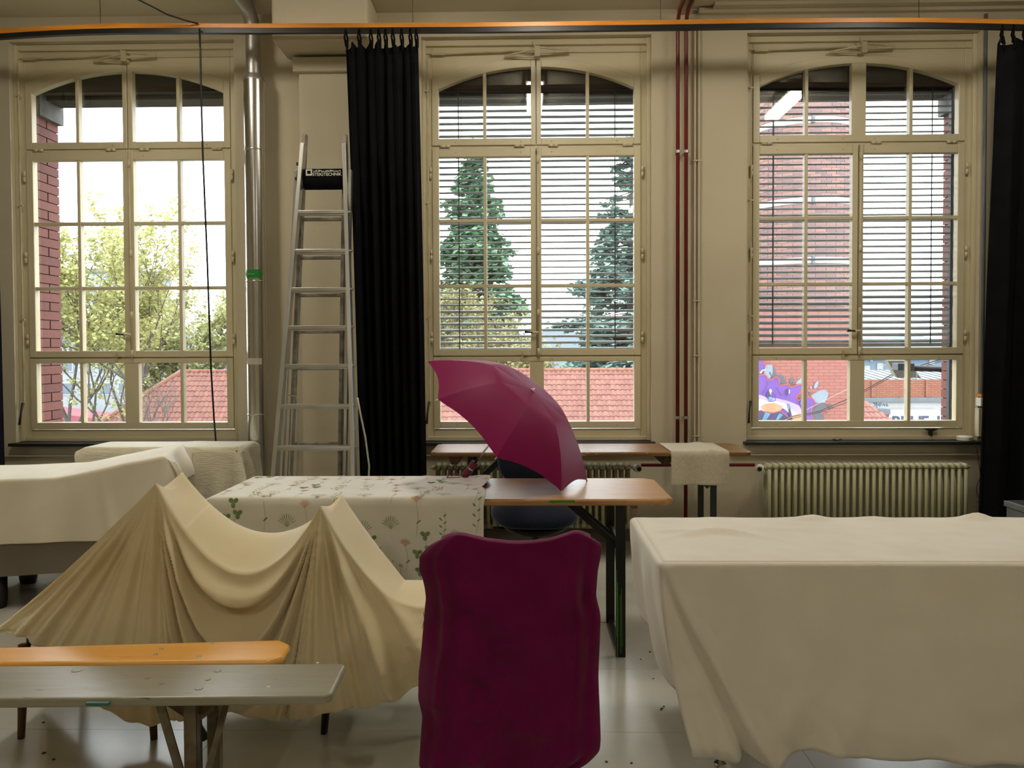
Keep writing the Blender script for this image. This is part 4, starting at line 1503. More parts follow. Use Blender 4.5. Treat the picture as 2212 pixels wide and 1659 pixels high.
xsn = np.concatenate([np.linspace(GX0 + .3, GX1, 100), GX1 + np.array([.006, .010, .012, .016, .020, .03])])
prof = [('b', .30), ('b', .15), ('b', .01)] + [('t', v) for v in np.linspace(0, 1, 20)] + [('f', v) for v in np.linspace(0.012, 1, 26)]
G = np.zeros((len(xsn), len(prof), 3))
for i, x in enumerate(xsn):
    over = max(0.0, x - GX1)
    zt0 = gtop(min(x, GX1)) + .010
    for j, (kk, v) in enumerate(prof):
        if kk == 'b':
            p = (x, GY1 + .008, zt0 - v)
        elif kk == 't':
            p = (x, GY1 + (GY0 - GY1) * v, zt0 + .004 * math.sin(9 * x + 5 * v) * (1 - (2 * v - 1) ** 2))
        else:
            L = zt0 - .003 - (.372 + .006 * math.sin(x * 6) + .03 * max(0, (x + 2.5)))
            wv = .006 * math.sin(x * 10 + 2 * v) + .006 * math.sin(x * 21 + 1) - .014 * math.exp(-((x + 2.47 - .06 * v) / .025) ** 2)
            p = (x + .02 * v * max(0, x + 2.5), GY0 - .008 - .016 * v + wv * v, zt0 - .003 - L * v)
        p = np.array(p)
        if over > 0:
            k = int(round((i - 100)))
            fall = (.012, .04, .08, .13, .19, .235)[min(k, 5)]
            p[0] = GX1 + .012 + (.004, .012, .03, .05, .055, .05)[min(k, 5)] + (.03 * math.sin(v * 9) * fall / .2)
            if kk == 't':
                p[2] = zt0 - fall + .03 * math.sin(7 * v) * fall / .2
            elif kk == 'f':
                p[1] += .08 * fall / .2 * (1 - v * .5)
                p[2] = p[2] - fall * .25 * (1 - v)
        G[i, j] = p
G[..., 2] += smooth_noise(len(xsn), len(prof), (30, 10), 91) * .0015
o = MB().grid(G).build('bed_sheet', 'sheet_ivory', smooth=True, subsurf=1, solid=.0025, fix=False)
turn(o)
tag(o, 'cream bed sheet over the panelled table, rising at one end', 'sheet')

# quilted cloth
sp = .035
X = flat(QX0 - .06, QX1 + .26, QY0 - .60, QY1 + .1, sp, ZQ + .01, 9)
X = pbd(X, sp, [], box_collider([(QX0, QX1, QY0, QY1, ZQ - .2, ZQ)], .016, .5), steps=420, bend=.10, shear=.4)
n, m_ = X.shape[:2]
Xr = refine(X, 1)
o = MB().grid(Xr).build('quilt', 'quilt_white', smooth=True, subsurf=1, solid=.004, fix=False)
tag(o, 'off-white quilted cloth over the square table below the blindless window', 'quilt')

# floral cloth over the umbrella table
sp = .034
FX1 = at(1056, 1050, z=ZT1)[0]
X = flat(T1X0 - .05, FX1, T1Y0 - .50, T1Y1 + .10, sp, ZT1 + .010, 11)
n, m_ = X.shape[:2]
X = pbd(X, sp, [], box_collider([(T1X0 - .01, T1X1, T1Y0 - .010, T1Y1 + .01, ZT1 - .2, ZT1)], .007, .6), steps=420, bend=.08, shear=.4)
FLOR = X
# rumple at the loose edge on the table top
u = np.clip((X[..., 0] - (FX1 - .10)) / .10, 0, 1)
X[..., 2] += np.where(X[..., 2] > ZT1 - .01, .022 * u * np.abs(np.sin(9 * X[..., 1] + 6 * X[..., 0])), 0)
X[..., 0] += np.where(X[..., 2] > ZT1 - .01, .02 * u * np.sin(14 * X[..., 1]), .01 * u)
hang = np.clip((ZT1 - X[..., 2]) / .4, 0, 1)
X[..., 1] -= .012 * hang * np.sin(X[..., 0] * 11) + .010 * hang * np.sin(X[..., 0] * 23 + 1)
flo_c = MB().grid(refine(X, 1)).build('floral_tablecloth', 'floral_ground', smooth=True, subsurf=1, solid=.0022, fix=False)
tag(flo_c, 'white cloth printed with meadow flowers on the umbrella table', 'tablecloth')


def cloth_sampler(G, sp, off):
    n, m = G.shape[:2]

    def f(s, t):
        a, b = min(max(s / sp, 0), n - 1.001), min(max(t / sp, 0), m - 1.001)
        i, j = int(a), int(b)
        u, v = a - i, b - j
        p = (G[i, j] * (1 - u) * (1 - v) + G[i + 1, j] * u * (1 - v) + G[i, j + 1] * (1 - u) * v + G[i + 1, j + 1] * u * v)
        du, dv = G[i + 1, j] - G[i, j], G[i, j + 1] - G[i, j]
        nn = np.cross(du, dv)
        nn /= np.linalg.norm(nn) + 1e-9
        return p + nn * off
    return f


SMP = cloth_sampler(FLOR, sp, .0032)
LS, LT = (FLOR.shape[0] - 1) * sp, (FLOR.shape[1] - 1) * sp
prints = {k: MB() for k in ('leaf_print', 'stem_print', 'pink_print', 'yellow_print')}


def blob(kind, s, t, a, b, rot, n=7):
    if not (.01 < s < LS - .01 and .01 < t < LT - .01):
        return
    pts = []
    for k in range(n):
        q = 2 * PI * k / n
        x, y = a * math.cos(q), b * math.sin(q)
        pts.append(SMP(s + x * math.cos(rot) - y * math.sin(rot), t + x * math.sin(rot) + y * math.cos(rot)))
    prints[kind].add([SMP(s, t)] + pts, [(0, 1 + k, 1 + (k + 1) % n) for k in range(n)])


def stem(s, t, s2, t2, w=.0016, bow=.01):
    pts = []
    for k in range(7):
        f = k / 6
        pts.append((s + (s2 - s) * f + bow * math.sin(PI * f), t + (t2 - t) * f))
    vs = []
    for a, b in pts:
        if not (.005 < a < LS - .005 and .005 < b < LT - .005):
            return
        vs += [SMP(a - w / 2, b), SMP(a + w / 2, b)]
    prints['stem_print'].add(vs, [(2 * k, 2 * k + 1, 2 * k + 3, 2 * k + 2) for k in range(6)])


rr = random.Random(21)
rowt = .02
row = 0
while rowt < LT:
    s = .02 + (row % 2) * .09
    while s < LS:
        kind = rr.choice(['clover', 'yellow', 'pink', 'dill', 'pink', 'sprig'])
        b = rowt + rr.uniform(-.02, .02)
        a = s + rr.uniform(-.02, .02)
        hgt = rr.uniform(.12, .18)
        if kind == 'clover':
            stem(a, b, a + .01, b + hgt)
            for cx_, cy_ in ((a + .01, b + hgt), (a + .03, b + hgt * .62), (a - .028, b + hgt * .5)):
                for k in range(3):
                    q = k * 2.1 + .5
                    blob('leaf_print', cx_ + .013 * math.cos(q), cy_ + .013 * math.sin(q), .013, .0105, q)
        elif kind == 'yellow':
            for d in (-.02, .0, .02):
                stem(a + d * .3, b, a + d, b + hgt - abs(d))
            for k in range(12):
                blob('yellow_print', a + rr.uniform(-.03, .03), b + hgt * rr.uniform(.45, 1.05), .006, .0045, rr.uniform(0, 3))
            for k in range(5):
                blob('leaf_print', a + rr.uniform(-.03, .03), b + hgt * rr.uniform(.05, .4), .008, .003, rr.uniform(1, 2))
        elif kind == 'pink':
            stem(a, b, a, b + hgt)
            for k in range(9):
                q = .35 + k * .3
                blob('pink_print', a + .016 * math.cos(q), b + hgt + .016 * math.sin(q), .014, .0022, q)
            blob('pink_print', a, b + hgt, .008, .008, 0)
            blob('leaf_print', a + .012, b + hgt * .4, .014, .004, .7)
        elif kind == 'dill':
            for k in range(9):
                q = PI / 2 + (k - 4) * .26
                stem(a, b + .02, a + .05 * math.cos(q), b + .02 + .06 * math.sin(q), .0024, 0)
                blob('leaf_print', a + .04 * math.cos(q), b + .02 + .05 * math.sin(q), .012, .0016, q)
        else:
            stem(a, b, a + .01, b + hgt)
            for k in range(6):
                blob('leaf_print', a + (.012 if k % 2 else -.008), b + hgt * (.2 + .13 * k), .010, .0032, .7 if k % 2 else 2.4)
        s += rr.uniform(.10, .15)
    rowt += .16
    row += 1
for k, mbp in prints.items():
    mbp.build(k.replace('_print', '') + '_print', k, flo_c, fix=False)['kind'] = 'stuff'

# towel over the wall table
sp = .022
tx0, tx1 = at(1422, 962, z=ZT2)[0] + .02, at(1597, 985, z=ZT2)[0] - .01
X = flat(tx0, tx1, T2Y0 - .205, T2Y0 + .47, sp, ZT2 + .008, 13)
X = pbd(X, sp, [], box_collider([(T2X0, T2X1, T2Y0, T2Y1, ZT2 - .2, ZT2)], .005, .6), steps=380, bend=.12, shear=.45)
hang = np.clip((ZT2 - X[..., 2]) / .2, 0, 1)
X[..., 1] -= .016 * hang * np.sin(X[..., 0] * 26 + 2 * X[..., 2])
X[..., 2] += np.where(X[..., 2] > ZT2 - .005, .010 * np.exp(-((X[..., 0] - tx1 + .12) / .03) ** 2), 0)
o = MB().grid(X).build('hand_towel', 'towel', smooth=True, subsurf=1, solid=.005, fix=False)
tag(o, 'small beige terry towel hanging over the wall table edge', 'towel')

# ================================================================== UMBRELLA
TU = np.array([0.02659061, 4.11405581, 1.25342403])
AU = np.array([0.60420161, -0.22713479, 0.76377366])
UU = np.array([-0.35188282, -0.93604406, 0.0])
WU = np.array([0.7149258, -0.26875883, -0.64548416])
RU, SU, A0 = 0.53108, 0.21777, 1.92850705
dzu = ZT1 - .003 - .766
TU = TU + np.array([0, 0, dzu])
tu = thing('umbrella', 'open magenta folding umbrella resting on the wooden table', 'umbrella', TU - AU * .62)


def rib(f):
    """radius and drop along a rib: flat crown, knee at the middle, then steeper"""
    r = RU * f
    fk = .24 / RU
    if f < fk:
        d = .0175 * (f / fk) ** 1.3
    else:
        w = (f - fk) / (1 - fk)
        d = .0175 + (SU - .0175) * (.62 * w + .38 * w * w)
    return r, d


def can(ang, f, pull):
    r, d = rib(f)
    r *= 1 - pull
    d -= pull * .16 * f
    return TU - AU * d + r * (math.cos(ang) * UU + math.sin(ang) * WU)


NS, NF = 12, 24
for k in range(8):
    a0, a1 = A0 - k * PI / 4, A0 - (k + 1) * PI / 4
    G = np.zeros((NS + 1, NF + 1, 3))
    for i in range(NS + 1):
        s = i / NS
        b = 4 * s * (1 - s)
        for j in range(NF + 1):
            f = .015 + .985 * j / NF
            # chord between ribs pulled inwards, hem scalloped
            ff = f * (1 - .018 * b * f ** 3)
            pl = (1 - math.cos(PI / 8)) * b * 1.2 * min(1, f * 1.6)
            wr = .003 * math.sin(26 * s + 5 * f + k) * max(0, f - .72) * (1 - b) * 3.2
            G[i, j] = can(a0 + (a1 - a0) * s, ff, pl) + AU * wr
    MB().grid(G).build('panel', 'magenta_satin', tu, smooth=True, fix=False)
    # rib beneath the seam, with its strut
    rb = MB().tube([can(a0, f, 0) - AU * .004 for f in np.linspace(.02, 1.0, 12)], .0022, 6).build('rib', 'chrome', tu, smooth=True)
    e = can(a0, 1.0, 0)
    e2 = can(a0, 1.0, 0) + (e - can(a0, .96, 0)) / np.linalg.norm(e - can(a0, .96, 0)) * .014
    MB().tube([e - (e2 - e) * .3, e2], [.0028, .0022], 6).build('rib_tip', 'chrome', rb, smooth=True)
    MB().tube([TU - AU * .25, can(a0, .5, 0) - AU * .006], .0018, 6).build('strut', 'chrome', rb, smooth=True)
MB().tube([TU - AU * .56, TU + AU * .004], .0045, 10).build('shaft', 'chrome', tu, smooth=True)
MB().tube([TU - AU * .27, TU - AU * .235], .009, 12).build('runner', 'black_metal', tu, smooth=True)
MB().lathe([(.011, -.002), (.012, .003), (.010, .007), (.006, .010), (.006, .014), (.002, .016)], TU, AU, 16).build('ferrule', 'chrome', tu, smooth=True)
hb = TU - AU * .62
# the grip touches the table
sh = (ZT1 + .010) - (hb[2] - .016)
hb = hb - AU * 0
gr = MB().lathe([(.014, -.002), (.018, .002), (.0205, .02), (.0205, .055), (.0175, .060), (.0175, .066), (.019, .07), (.0225, .10), (.0225, .103), (.016, .103), (.015, .095)], hb, AU, 20).build('grip', 'umbrella_grip', tu, angle=50)
MB().lathe([(.0180, .0590), (.0186, .0625), (.0180, .066)], hb, AU, 20).build('grip_ring', 'chrome', gr)
MB().lathe([(.0165, .0995), (.0155, .104), (.006, .1045)], hb, AU, 20).build('grip_socket', 'black_metal', gr)
lp = [hb + np.array(d) for d in ((.0, .0, .0), (-.03, -.01, .012), (-.06, -.02, .02), (-.085, -.03, .006), (-.09, -.045, -.012), (-.06, -.05, -.015), (-.025, -.035, -.012), (-.004, -.01, -.006))]
for p in lp:
    p[2] = max(p[2], ZT1 + .014)
MB().tube(lp, .0022, 6).build('wrist_loop', 'umbrella_grip', gr, smooth=True)

# ================================================================== BLUE OFFICE CHAIR behind the table
tc_ = thing('office_chair', 'navy swivel office chair between the two wooden tables', 'chair', (.03, 4.62, 0))
xc = atx(1157, 4.6, 1120)
n, m_ = 25, 25
G = np.zeros((n, m_, 3))


def cushion(w, d, h, crown=.02, p=4.0, n=36):
    """rounded slab, superellipse plan, local coords"""
    m = MB()
    prof = [(0, h * .5 + crown), (.5, h * .5 + crown * .8), (.85, h * .5 + crown * .1), (.96, h * .38), (1.0, h * .1), (.985, -h * .15), (.9, -h * .42), (.6, -h * .6), (0, -h * .65)]
    vs, fs = [], []
    for r, z in prof:
        for k in range(n):
            a = 2 * PI * k / n
            ca, sa = math.cos(a), math.sin(a)
            q = (abs(ca) ** p + abs(sa) ** p) ** (-1 / p)
            vs.append((r * w / 2 * ca * q, r * d / 2 * sa * q, z))
    for i in range(len(prof) - 1):
        for k in range(n):
            fs.append((i * n + k, i * n + (k + 1) % n, (i + 1) * n + (k + 1) % n, (i + 1) * n + k))
    return vs, fs


zs_ = .50
vs, fs = cushion(.53, .46, .09, .03, 3.2)
vs = [(x + xc, y + 4.62, z + zs_ + .045 - 1.6 * (x / .53) ** 2 * .05 - (.07 * max(0, -y / .23) ** 2)) for x, y, z in vs]
MB().add(vs, fs).build('seat', 'navy_fabric', tc_, smooth=True, subsurf=1)
vs, fs = cushion(.42, .40, .05, .0, 3)
MB().add([(x + xc, y + 4.62, z * .9 + zs_ - .035 - .04 * (1 - min(1, (abs(x) / .2) ** 2))) for x, y, z in vs], fs).build('seat_pan', 'chair_plastic', tc_, smooth=True)
vs, fs = cushion(.44, .52, .07, .02, 3.4)
MB().add([(x + xc - .02, 4.93 - z + .04 * (x / .22) ** 2 * -1, y + .88) for x, y, z in vs], fs).build('backrest', 'navy_fabric', tc_, smooth=True, subsurf=1)
MB().bar((xc, 4.78, .46), (xc, 4.965, .50), .07, .012).bar((xc, 4.97, .49), (xc, 4.975, .90), .07, .012, (0, 1, 0)).build('back_bracket', 'chair_plastic', tc_)
MB().tube([(xc, 4.62, .10), (xc, 4.62, .28)], .03, 16).tube([(xc, 4.62, .26), (xc, 4.62, .45)], .02, 16).build('gas_column', 'chair_plastic', tc_, smooth=True)
MB().box(xc - .08, xc + .08, 4.55, 4.70, .405, .45).build('mechanism', 'chair_plastic', tc_, bevel=.01)
MB().bar((xc - .06, 4.58, .42), (xc - .14, 4.56, .425), .012, .012).bar((xc - .14, 4.56, .425), (xc - .25, 4.55, .437), .035, .012).build('lever', 'chair_plastic', tc_, bevel=.003)
for k in range(5):
    a = k * 2 * PI / 5 + .3
    d = np.array([math.cos(a), math.sin(a), 0])
    c_ = np.array([xc, 4.62, 0])
    sp_ = MB().bar(c_ + np.array([0, 0, .11]), c_ + d * .29 + np.array([0, 0, .075]), .045, .03).build('spoke', 'chair_plastic', tc_, bevel=.006)
    pp = c_ + d * .28
    tg_ = np.array([-d[1], d[0], 0])
    MB().lathe([(.018, -.02), (.025, -.014), (.025, .014), (.018, .02)], pp + np.array([0, 0, .0255]), tg_, 14).build('castor', 'chair_plastic', sp_, smooth=True)

# ================================================================== MAGENTA COVERED CHAIR in front
YM = 2.12
tm = thing('office_chair', 'chair hidden under the magenta cover in the foreground', 'chair', (-.04, 2.4, 0))
outl_l = [(1176, 952), (1186, 930), (1200, 917), (1213, 905), (1228, 906), (1242, 904), (1258, 912), (1280, 917), (1303, 920), (1320, 918), (1370, 914), (1430, 909), (1470, 904), (1520, 903), (1560, 912), (1600, 909), (1659, 905), (1700, 905)]
outl_r = [(1170, 1262), (1178, 1282), (1186, 1299), (1200, 1300), (1215, 1298), (1245, 1292), (1270, 1290), (1300, 1288), (1330, 1296), (1345, 1298), (1400, 1296), (1470, 1293), (1540, 1296), (1600, 1298), (1625, 1296), (1640, 1284), (1655, 1268), (1700, 1180)]
cxm = atx(1102, YM, 1300)
n, rows = 65, 72
ys_px = np.linspace(1176, 1668, rows)
lpx = np.interp(ys_px, [p[0] for p in outl_l], [p[1] for p in outl_l])
rpx = np.interp(ys_px, [p[0] for p in outl_r], [p[1] for p in outl_r])
topz = lambda u: None
G = np.zeros((rows + 9, n, 3))
uu = np.linspace(0, 1, n)
# top line of the cover: humps over the two back corners with a sagging middle
toppx = np.interp(uu, [0, .05, .11, .15, .20, .30, .45, .52, .62, .74, .84, .89, .93, .97, 1.0],
                  [1176, 1164, 1159, 1160, 1164, 1172, 1178, 1179, 1177, 1171, 1160, 1155, 1156, 1164, 1172])
r5 = np.random.default_rng(3)
fold = smooth_noise(rows, n, (9, 9), 31) * .010 + smooth_noise(rows, n, (5, 14), 32) * .008 + smooth_noise(rows, n, (22, 20), 35) * .0016
for i in range(rows):
    f = i / (rows - 1)
    px = lpx[i] + (rpx[i] - lpx[i]) * uu
    py = ys_px[i] + (toppx - 1176) * max(0, 1 - f * 5) ** 1.2
    # depth: the cloth wraps round the sides, bows in the middle
    e = np.abs(uu - .5) * 2
    yd_ = YM + .055 * e ** 8 + .015 * (1 - e ** 2) - .03 * f
    yd_ += fold[i] * min(1, f * 4)
    # upright folds below each shoulder
    for u0, w_, a_ in ((.10, .020, .022), (.155, .016, -.016), (.865, .016, .020), (.92, .02, -.018), (.80, .03, .012)):
        yd_ -= a_ * np.exp(-((uu - u0 - .02 * math.sin(f * 4)) / w_) ** 2) * min(1, f * 6) * (1 - .5 * f)
    for u0, f0, du, df, a_ in ((.33, .74, .05, .03, .022), (.28, .68, .03, .05, .016), (.66, .70, .03, .05, .016), (.86, .42, .03, .05, .018), (.5, .45, .12, .02, .008), (.40, .50, .10, .015, .008), (.55, .80, .2, .02, .007), (.3, .93, .06, .03, .012)):
        yd_ -= a_ * np.exp(-((uu - u0) / du) ** 2 - ((f - f0) / df) ** 2)
    for j in range(n):
        G[i + 9, j] = at(px[j], py[j], y=YM)
        G[i + 9, j, 1] = yd_[j]
        s_ = yd_[j] / YM
        # keep the silhouette: scale about the axis of the chair only for the wrap
        G[i + 9, j, 0] = G[i + 9, j, 0] * (1 if e[j] < .9 else s_)
for q in range(9):
    f = q / 8          # far side of the fold over the back, from its hem to the top
    for j in range(n):
        p = G[9, j]
        a = (1 - f)
        if a > .25:
            h_ = (a - .25) / .75
            G[q, j] = (p[0], p[1] + .065 + .01 * h_, p[2] - .012 - .42 * h_)
        else:
            th = a / .25 * PI
            G[q, j] = (p[0], p[1] + .0325 * (1 - math.cos(th)), p[2] + .011 * math.sin(th) - .012 * (a / .25))
o = MB().grid(G).build('chair_cover', 'magenta_cotton', smooth=True, subsurf=1, solid=.002, fix=False)
tag(o, 'dark magenta cotton cloth hung over the foreground chair back', 'cloth')
p = at(915, 1322, y=YM)
zt_ = atz(1180, YM)
vs, fs = cushion(.40, .46, .04, .004, 5)
MB().add([(x + cxm, YM + .044 - z * .8 + .0, y + zt_ - .25) for x, y, z in vs], fs).build('backrest', 'chair_plastic', tm, smooth=True)
vs, fs = cushion(.46, .44, .06, .01, 4)
MB().add([(x + cxm, y + 2.44, z + .43) for x, y, z in vs], fs).build('seat', 'chair_plastic', tm, smooth=True)
MB().tube([(cxm, 2.42, .08), (cxm, 2.42, .42)], .025, 14).build('gas_column', 'chair_plastic', tm, smooth=True)
MB().bar((cxm, 2.40, .40), (cxm, 2.20, .42), .06, .012).bar((cxm, 2.20, .42), (cxm, 2.19, zt_ - .2), .06, .012, (0, 1, 0)).build('back_bracket', 'chair_plastic', tm)
for k in range(5):
    a = k * 2 * PI / 5 + .3
    d = np.array([math.cos(a), math.sin(a), 0])
    c_ = np.array([cxm, 2.42, 0])
    sp_ = MB().bar(c_ + np.array([0, 0, .10]), c_ + d * .25 + np.array([0, 0, .07]), .04, .03).build('spoke', 'chair_plastic', tm, bevel=.006)
    MB().lathe([(.018, -.02), (.025, -.014), (.025, .014), (.018, .02)], c_ + d * .24 + np.array([0, 0, .0255]), (-d[1], d[0], 0), 14).build('castor', 'chair_plastic', sp_, smooth=True)
MB().tube([p, p + np.array([.002, 0, -.02]), p + np.array([-.004, 0, -.045])], .0007, 5).build('loose_thread', 'magenta_cotton', o)

# ================================================================== TWO CHAIRS UNDER ONE JERSEY SHEET
P1n, P1f = at(338, 1047, y=2.95), at(395, 1022, y=3.22)
P2n, P2f = at(692, 1097, y=2.95), at(738, 1071, y=3.21)


def side_chair(label, xb, dirx, pn, pf, leg_mat, seat_z, near, seat_len):
    """chair seen from the side: back posts at pn (near) and pf (far), seat towards dirx"""
    t = thing('side_chair', label, 'chair', (xb + dirx * .25, 3.15, 0), 'chairs under the jersey sheet')
    xf = xb + dirx * seat_len
    MB().box(min(xb, xf) + .02, max(xb, xf) - .02, near + .02, 3.36, seat_z - .06, seat_z).build('seat', 'leg_wood', t, bevel=.015)
    for q, yy in ((pn, near + .05), (pf, 3.33)):
        MB().tube([(xb, yy, seat_z - .03), (q[0], q[1] + (.03 if q is pn else -.03), q[2] - .05)], .012, 10).build('back_post', leg_mat, t, smooth=True)
    m = MB()
    for f in (.0, .3, .55):
        a = pn + (np.array([xb, near + .05, seat_z]) - pn) * f
        b = pf + (np.array([xb, 3.33, seat_z]) - pf) * f
        m.bar(a - np.array([0, -.02, .085]), b - np.array([0, .02, .085]), .014, .05)
    m.build('back_rail', leg_mat, t, bevel=.004)
    for x, sx in ((xb, -dirx * .03), (xf, 0.0)):
        for yy in (near + .02, 3.32):
            xx = x + (.02 if x < (xb + xf) / 2 else -.02)
            MB().tube([(xx, yy, seat_z - .05), (xx + sx, yy - (.03 if yy < 3.1 else -.03), .0)], [.022, .013], 10).build('leg', leg_mat, t, smooth=True)
    return t


x1a = at(295, 1612, z=0)[0]
side_chair('wooden chair with brown tapered legs under the higher peak of the jersey sheet', P1n[0] - .02, -1, P1n, P1f, 'leg_wood', .40, 2.93, .52)
side_chair('chair with dark legs under the lower peak of the jersey sheet', P2n[0] + .01, 1, P2n, P2f, 'dark_leg', .47, 2.98, .46)

# the sheet: a front fall with radiating pleats and swags, a top strip between near and far edges, a back fall
YN, YFAR = 2.945, 3.215
x1_, z1_, x2_, z2_ = P1n[0], P1n[2] + .006, P2n[0], P2n[2] + .006
xL_ = at(-8, 1352, y=2.95)[0]
xR_ = at(960, 1300, y=2.95)[0]
pz = lambda px, py, y: at(px, py, y=y)


def top_near(x):
    zl = pz(0, 1362, YN)[2]
    if x <= x1_:
        f = (x1_ - x) / (x1_ - xL_)
        return z1_ + (zl - z1_) * f - .018 * math.sin(PI * f)
    if x <= x2_:
        f = (x - x1_) / (x2_ - x1_)
        return z1_ + (z2_ - z1_) * f - .30 * 4 * f * (1 - f)
    f = (x - x2_) / (xR_ - x2_)
    zr = pz(915, 1312, YN)[2]
    return z2_ + (zr - z2_) * (1 - (1 - min(1, f * 1.25)) ** 1.9)


def top_far(x):
    xa, za, xb, zb = P1f[0], P1f[2] + .006, P2f[0], P2f[2] + .006
    if x <= xa:
        f = min(1, (xa - x) / (xa - xL_))
        return za + (.43 - za) * f - .012 * math.sin(PI * f)
    if x <= xb:
        f = (x - xa) / (xb - xa)
        return za + (zb - za) * f - .205 * 4 * f * (1 - f)
    f = (x - xb) / (xR_ - xb)
    zr = pz(895, 1253, YFAR)[2]
    return zb + (zr - zb) * min(1, f * 1.75) ** .9


hx = [-60, 0, 50, 100, 160, 230, 270, 330, 350, 420, 500, 560, 650, 740, 830, 880, 910, 960]
hy = [1360, 1364, 1370, 1394, 1455, 1528, 1552, 1563, 1558, 1544, 1541, 1553, 1549, 1531, 1512, 1490, 1476, 1440]
hem_p = [pz(a, b, 2.90) for a, b in zip(hx, hy)]
hemx, hemz = [p[0] for p in hem_p], [p[2] for p in hem_p]


def hem(x):
    return float(np.interp(x, hemx, hemz)) + .006 * math.sin(x * 55) * (1 if x > -1.3 else .3)


def ridge(p, sharp=1.6):
    """periodic fold profile: rounded crest, narrower hollow; -1..1"""
    c = .5 + .5 * math.cos(p)
    return 2 * c ** sharp - 1


def saw(p):
    """swag profile: swells out downwards, then tucks in sharply; -1..1"""
    q = p % 1.0
    if q < .80:
        w = q / .80
        return 2 * (w * w * (3 - 2 * w)) ** .8 - 1
    w = (q - .80) / .20
    return 1 - 2 * w * w * (3 - 2 * w)


def fold_left(x, z, v):
    th = math.atan2(x1_ - x, max(1e-4, z1_ - z))       # 0 straight down, grows to the left
    r = math.hypot(x - x1_, z - z1_)
    a = min(1, r / .30) ** 1.3
    w = th * 52 + 1.6 * math.sin(th * 7 + 1)
    g = min(1, max(0, th - .25) / .3)
    d = .021 * a * ridge(w, 2.2) * (.5 + .5 * g) + .014 * a * ridge(th * 19 + .4, 1.4)
    d += .009 * a * v ** 3 * ridge(th * 104 + 1.0 + .8 * math.sin(th * 9), 1.5) * min(1, r / .5) * g
    return d


def fold_mid(x, z, v):
    f = min(max((x - x1_) / (x2_ - x1_), .03), .97)
    D = (z1_ + (z2_ - z1_) * f - z) / (4 * f * (1 - f))
    ph = (D - .30) / .175
    if ph > 2.6:
        ph = 2.6 + (ph - 2.6) * .45
    edge = min(1, f / .20) * min(1, (1 - f) / .20)
    amp = .046 * edge ** .8 * min(1, v * 7)
    amp *= math.exp(-max(0, D - .85) * 1.6)
    d = amp * saw(ph + .12 + .10 * math.sin(3 * f))
    # straighter pleats low down, fanning out from the peaks
    low = min(1, max(0, D - .62) / .4)
    th1 = math.atan2(x - x1_, max(1e-4, z1_ - z))
    th2 = math.atan2(x2_ - x, max(1e-4, z2_ - z))
    w1 = max(0, 1 - th1 / .75)
    w2 = max(0, 1 - th2 / .75)
    low *= min(1, (x - x1_) / .05) * min(1, (x2_ - x) / .05) if x1_ < x < x2_ else 0
    d += low * (.019 * w1 * ridge(th1 * 44 + .5, 1.8) + .019 * w2 * ridge(th2 * 46 + .8, 1.6) + .010 * w1 * ridge(th1 * 19) + .010 * w2 * ridge(th2 * 17))
    hi = 1 - low
    d += hi * .010 * (w1 * ridge(th1 * 21 + .5) * max(0, .3 - f) / .3 + w2 * ridge(th2 * 23 + .8) * max(0, f - .7) / .3)
    return d


def fold_right(x, z, v):
    th = math.atan2(x - x2_, max(1e-4, z2_ - z))
    r = math.hypot(x - x2_, z - z2_)
    a = min(1, r / .2)
    return .020 * a * ridge(th * 30 + .9 * math.sin(6 * th), 1.9) + .014 * a * ridge(th * 15 + 1.0, 1.4) + .007 * a * ridge(th * 58 + 1.2, 1.6) * max(0, 1 - th * 1.3)


def fold(x, z, v):
    wl = 1 / (1 + math.exp((x - x1_) / .012))
    wr = 1 / (1 + math.exp(-(x - x2_) / .014))
    wm = max(0, 1 - wl - wr)
    d = 0
    if wl > .003:
        d += wl * fold_left(x, z, v)
    if wm > .003:
        d += wm * fold_mid(x, z, v)
    if wr > .003:
        d += wr * fold_right(x, z, v)
    # deep straight hollows right under the two peaks
    dd = max(0, z1_ - z)
    d -= .020 * min(1, dd / .2) * math.exp(-((x - x1_ - .012 - .012 * dd) / .013) ** 2)
    d += .012 * min(1, dd / .1) * math.exp(-((x - x1_ - .045 - .05 * dd) / .018) ** 2)
    dd = max(0, z2_ - z)
    for o_, s_, a_ in ((.012, .03, .012), (.035, .13, -.018), (.06, .17, .014), (.085, .22, -.012)):
        d += a_ * min(1, dd / .15) * math.exp(-((x - x2_ - o_ * min(1, dd / .2) - s_ * dd) / .012) ** 2)
    return d


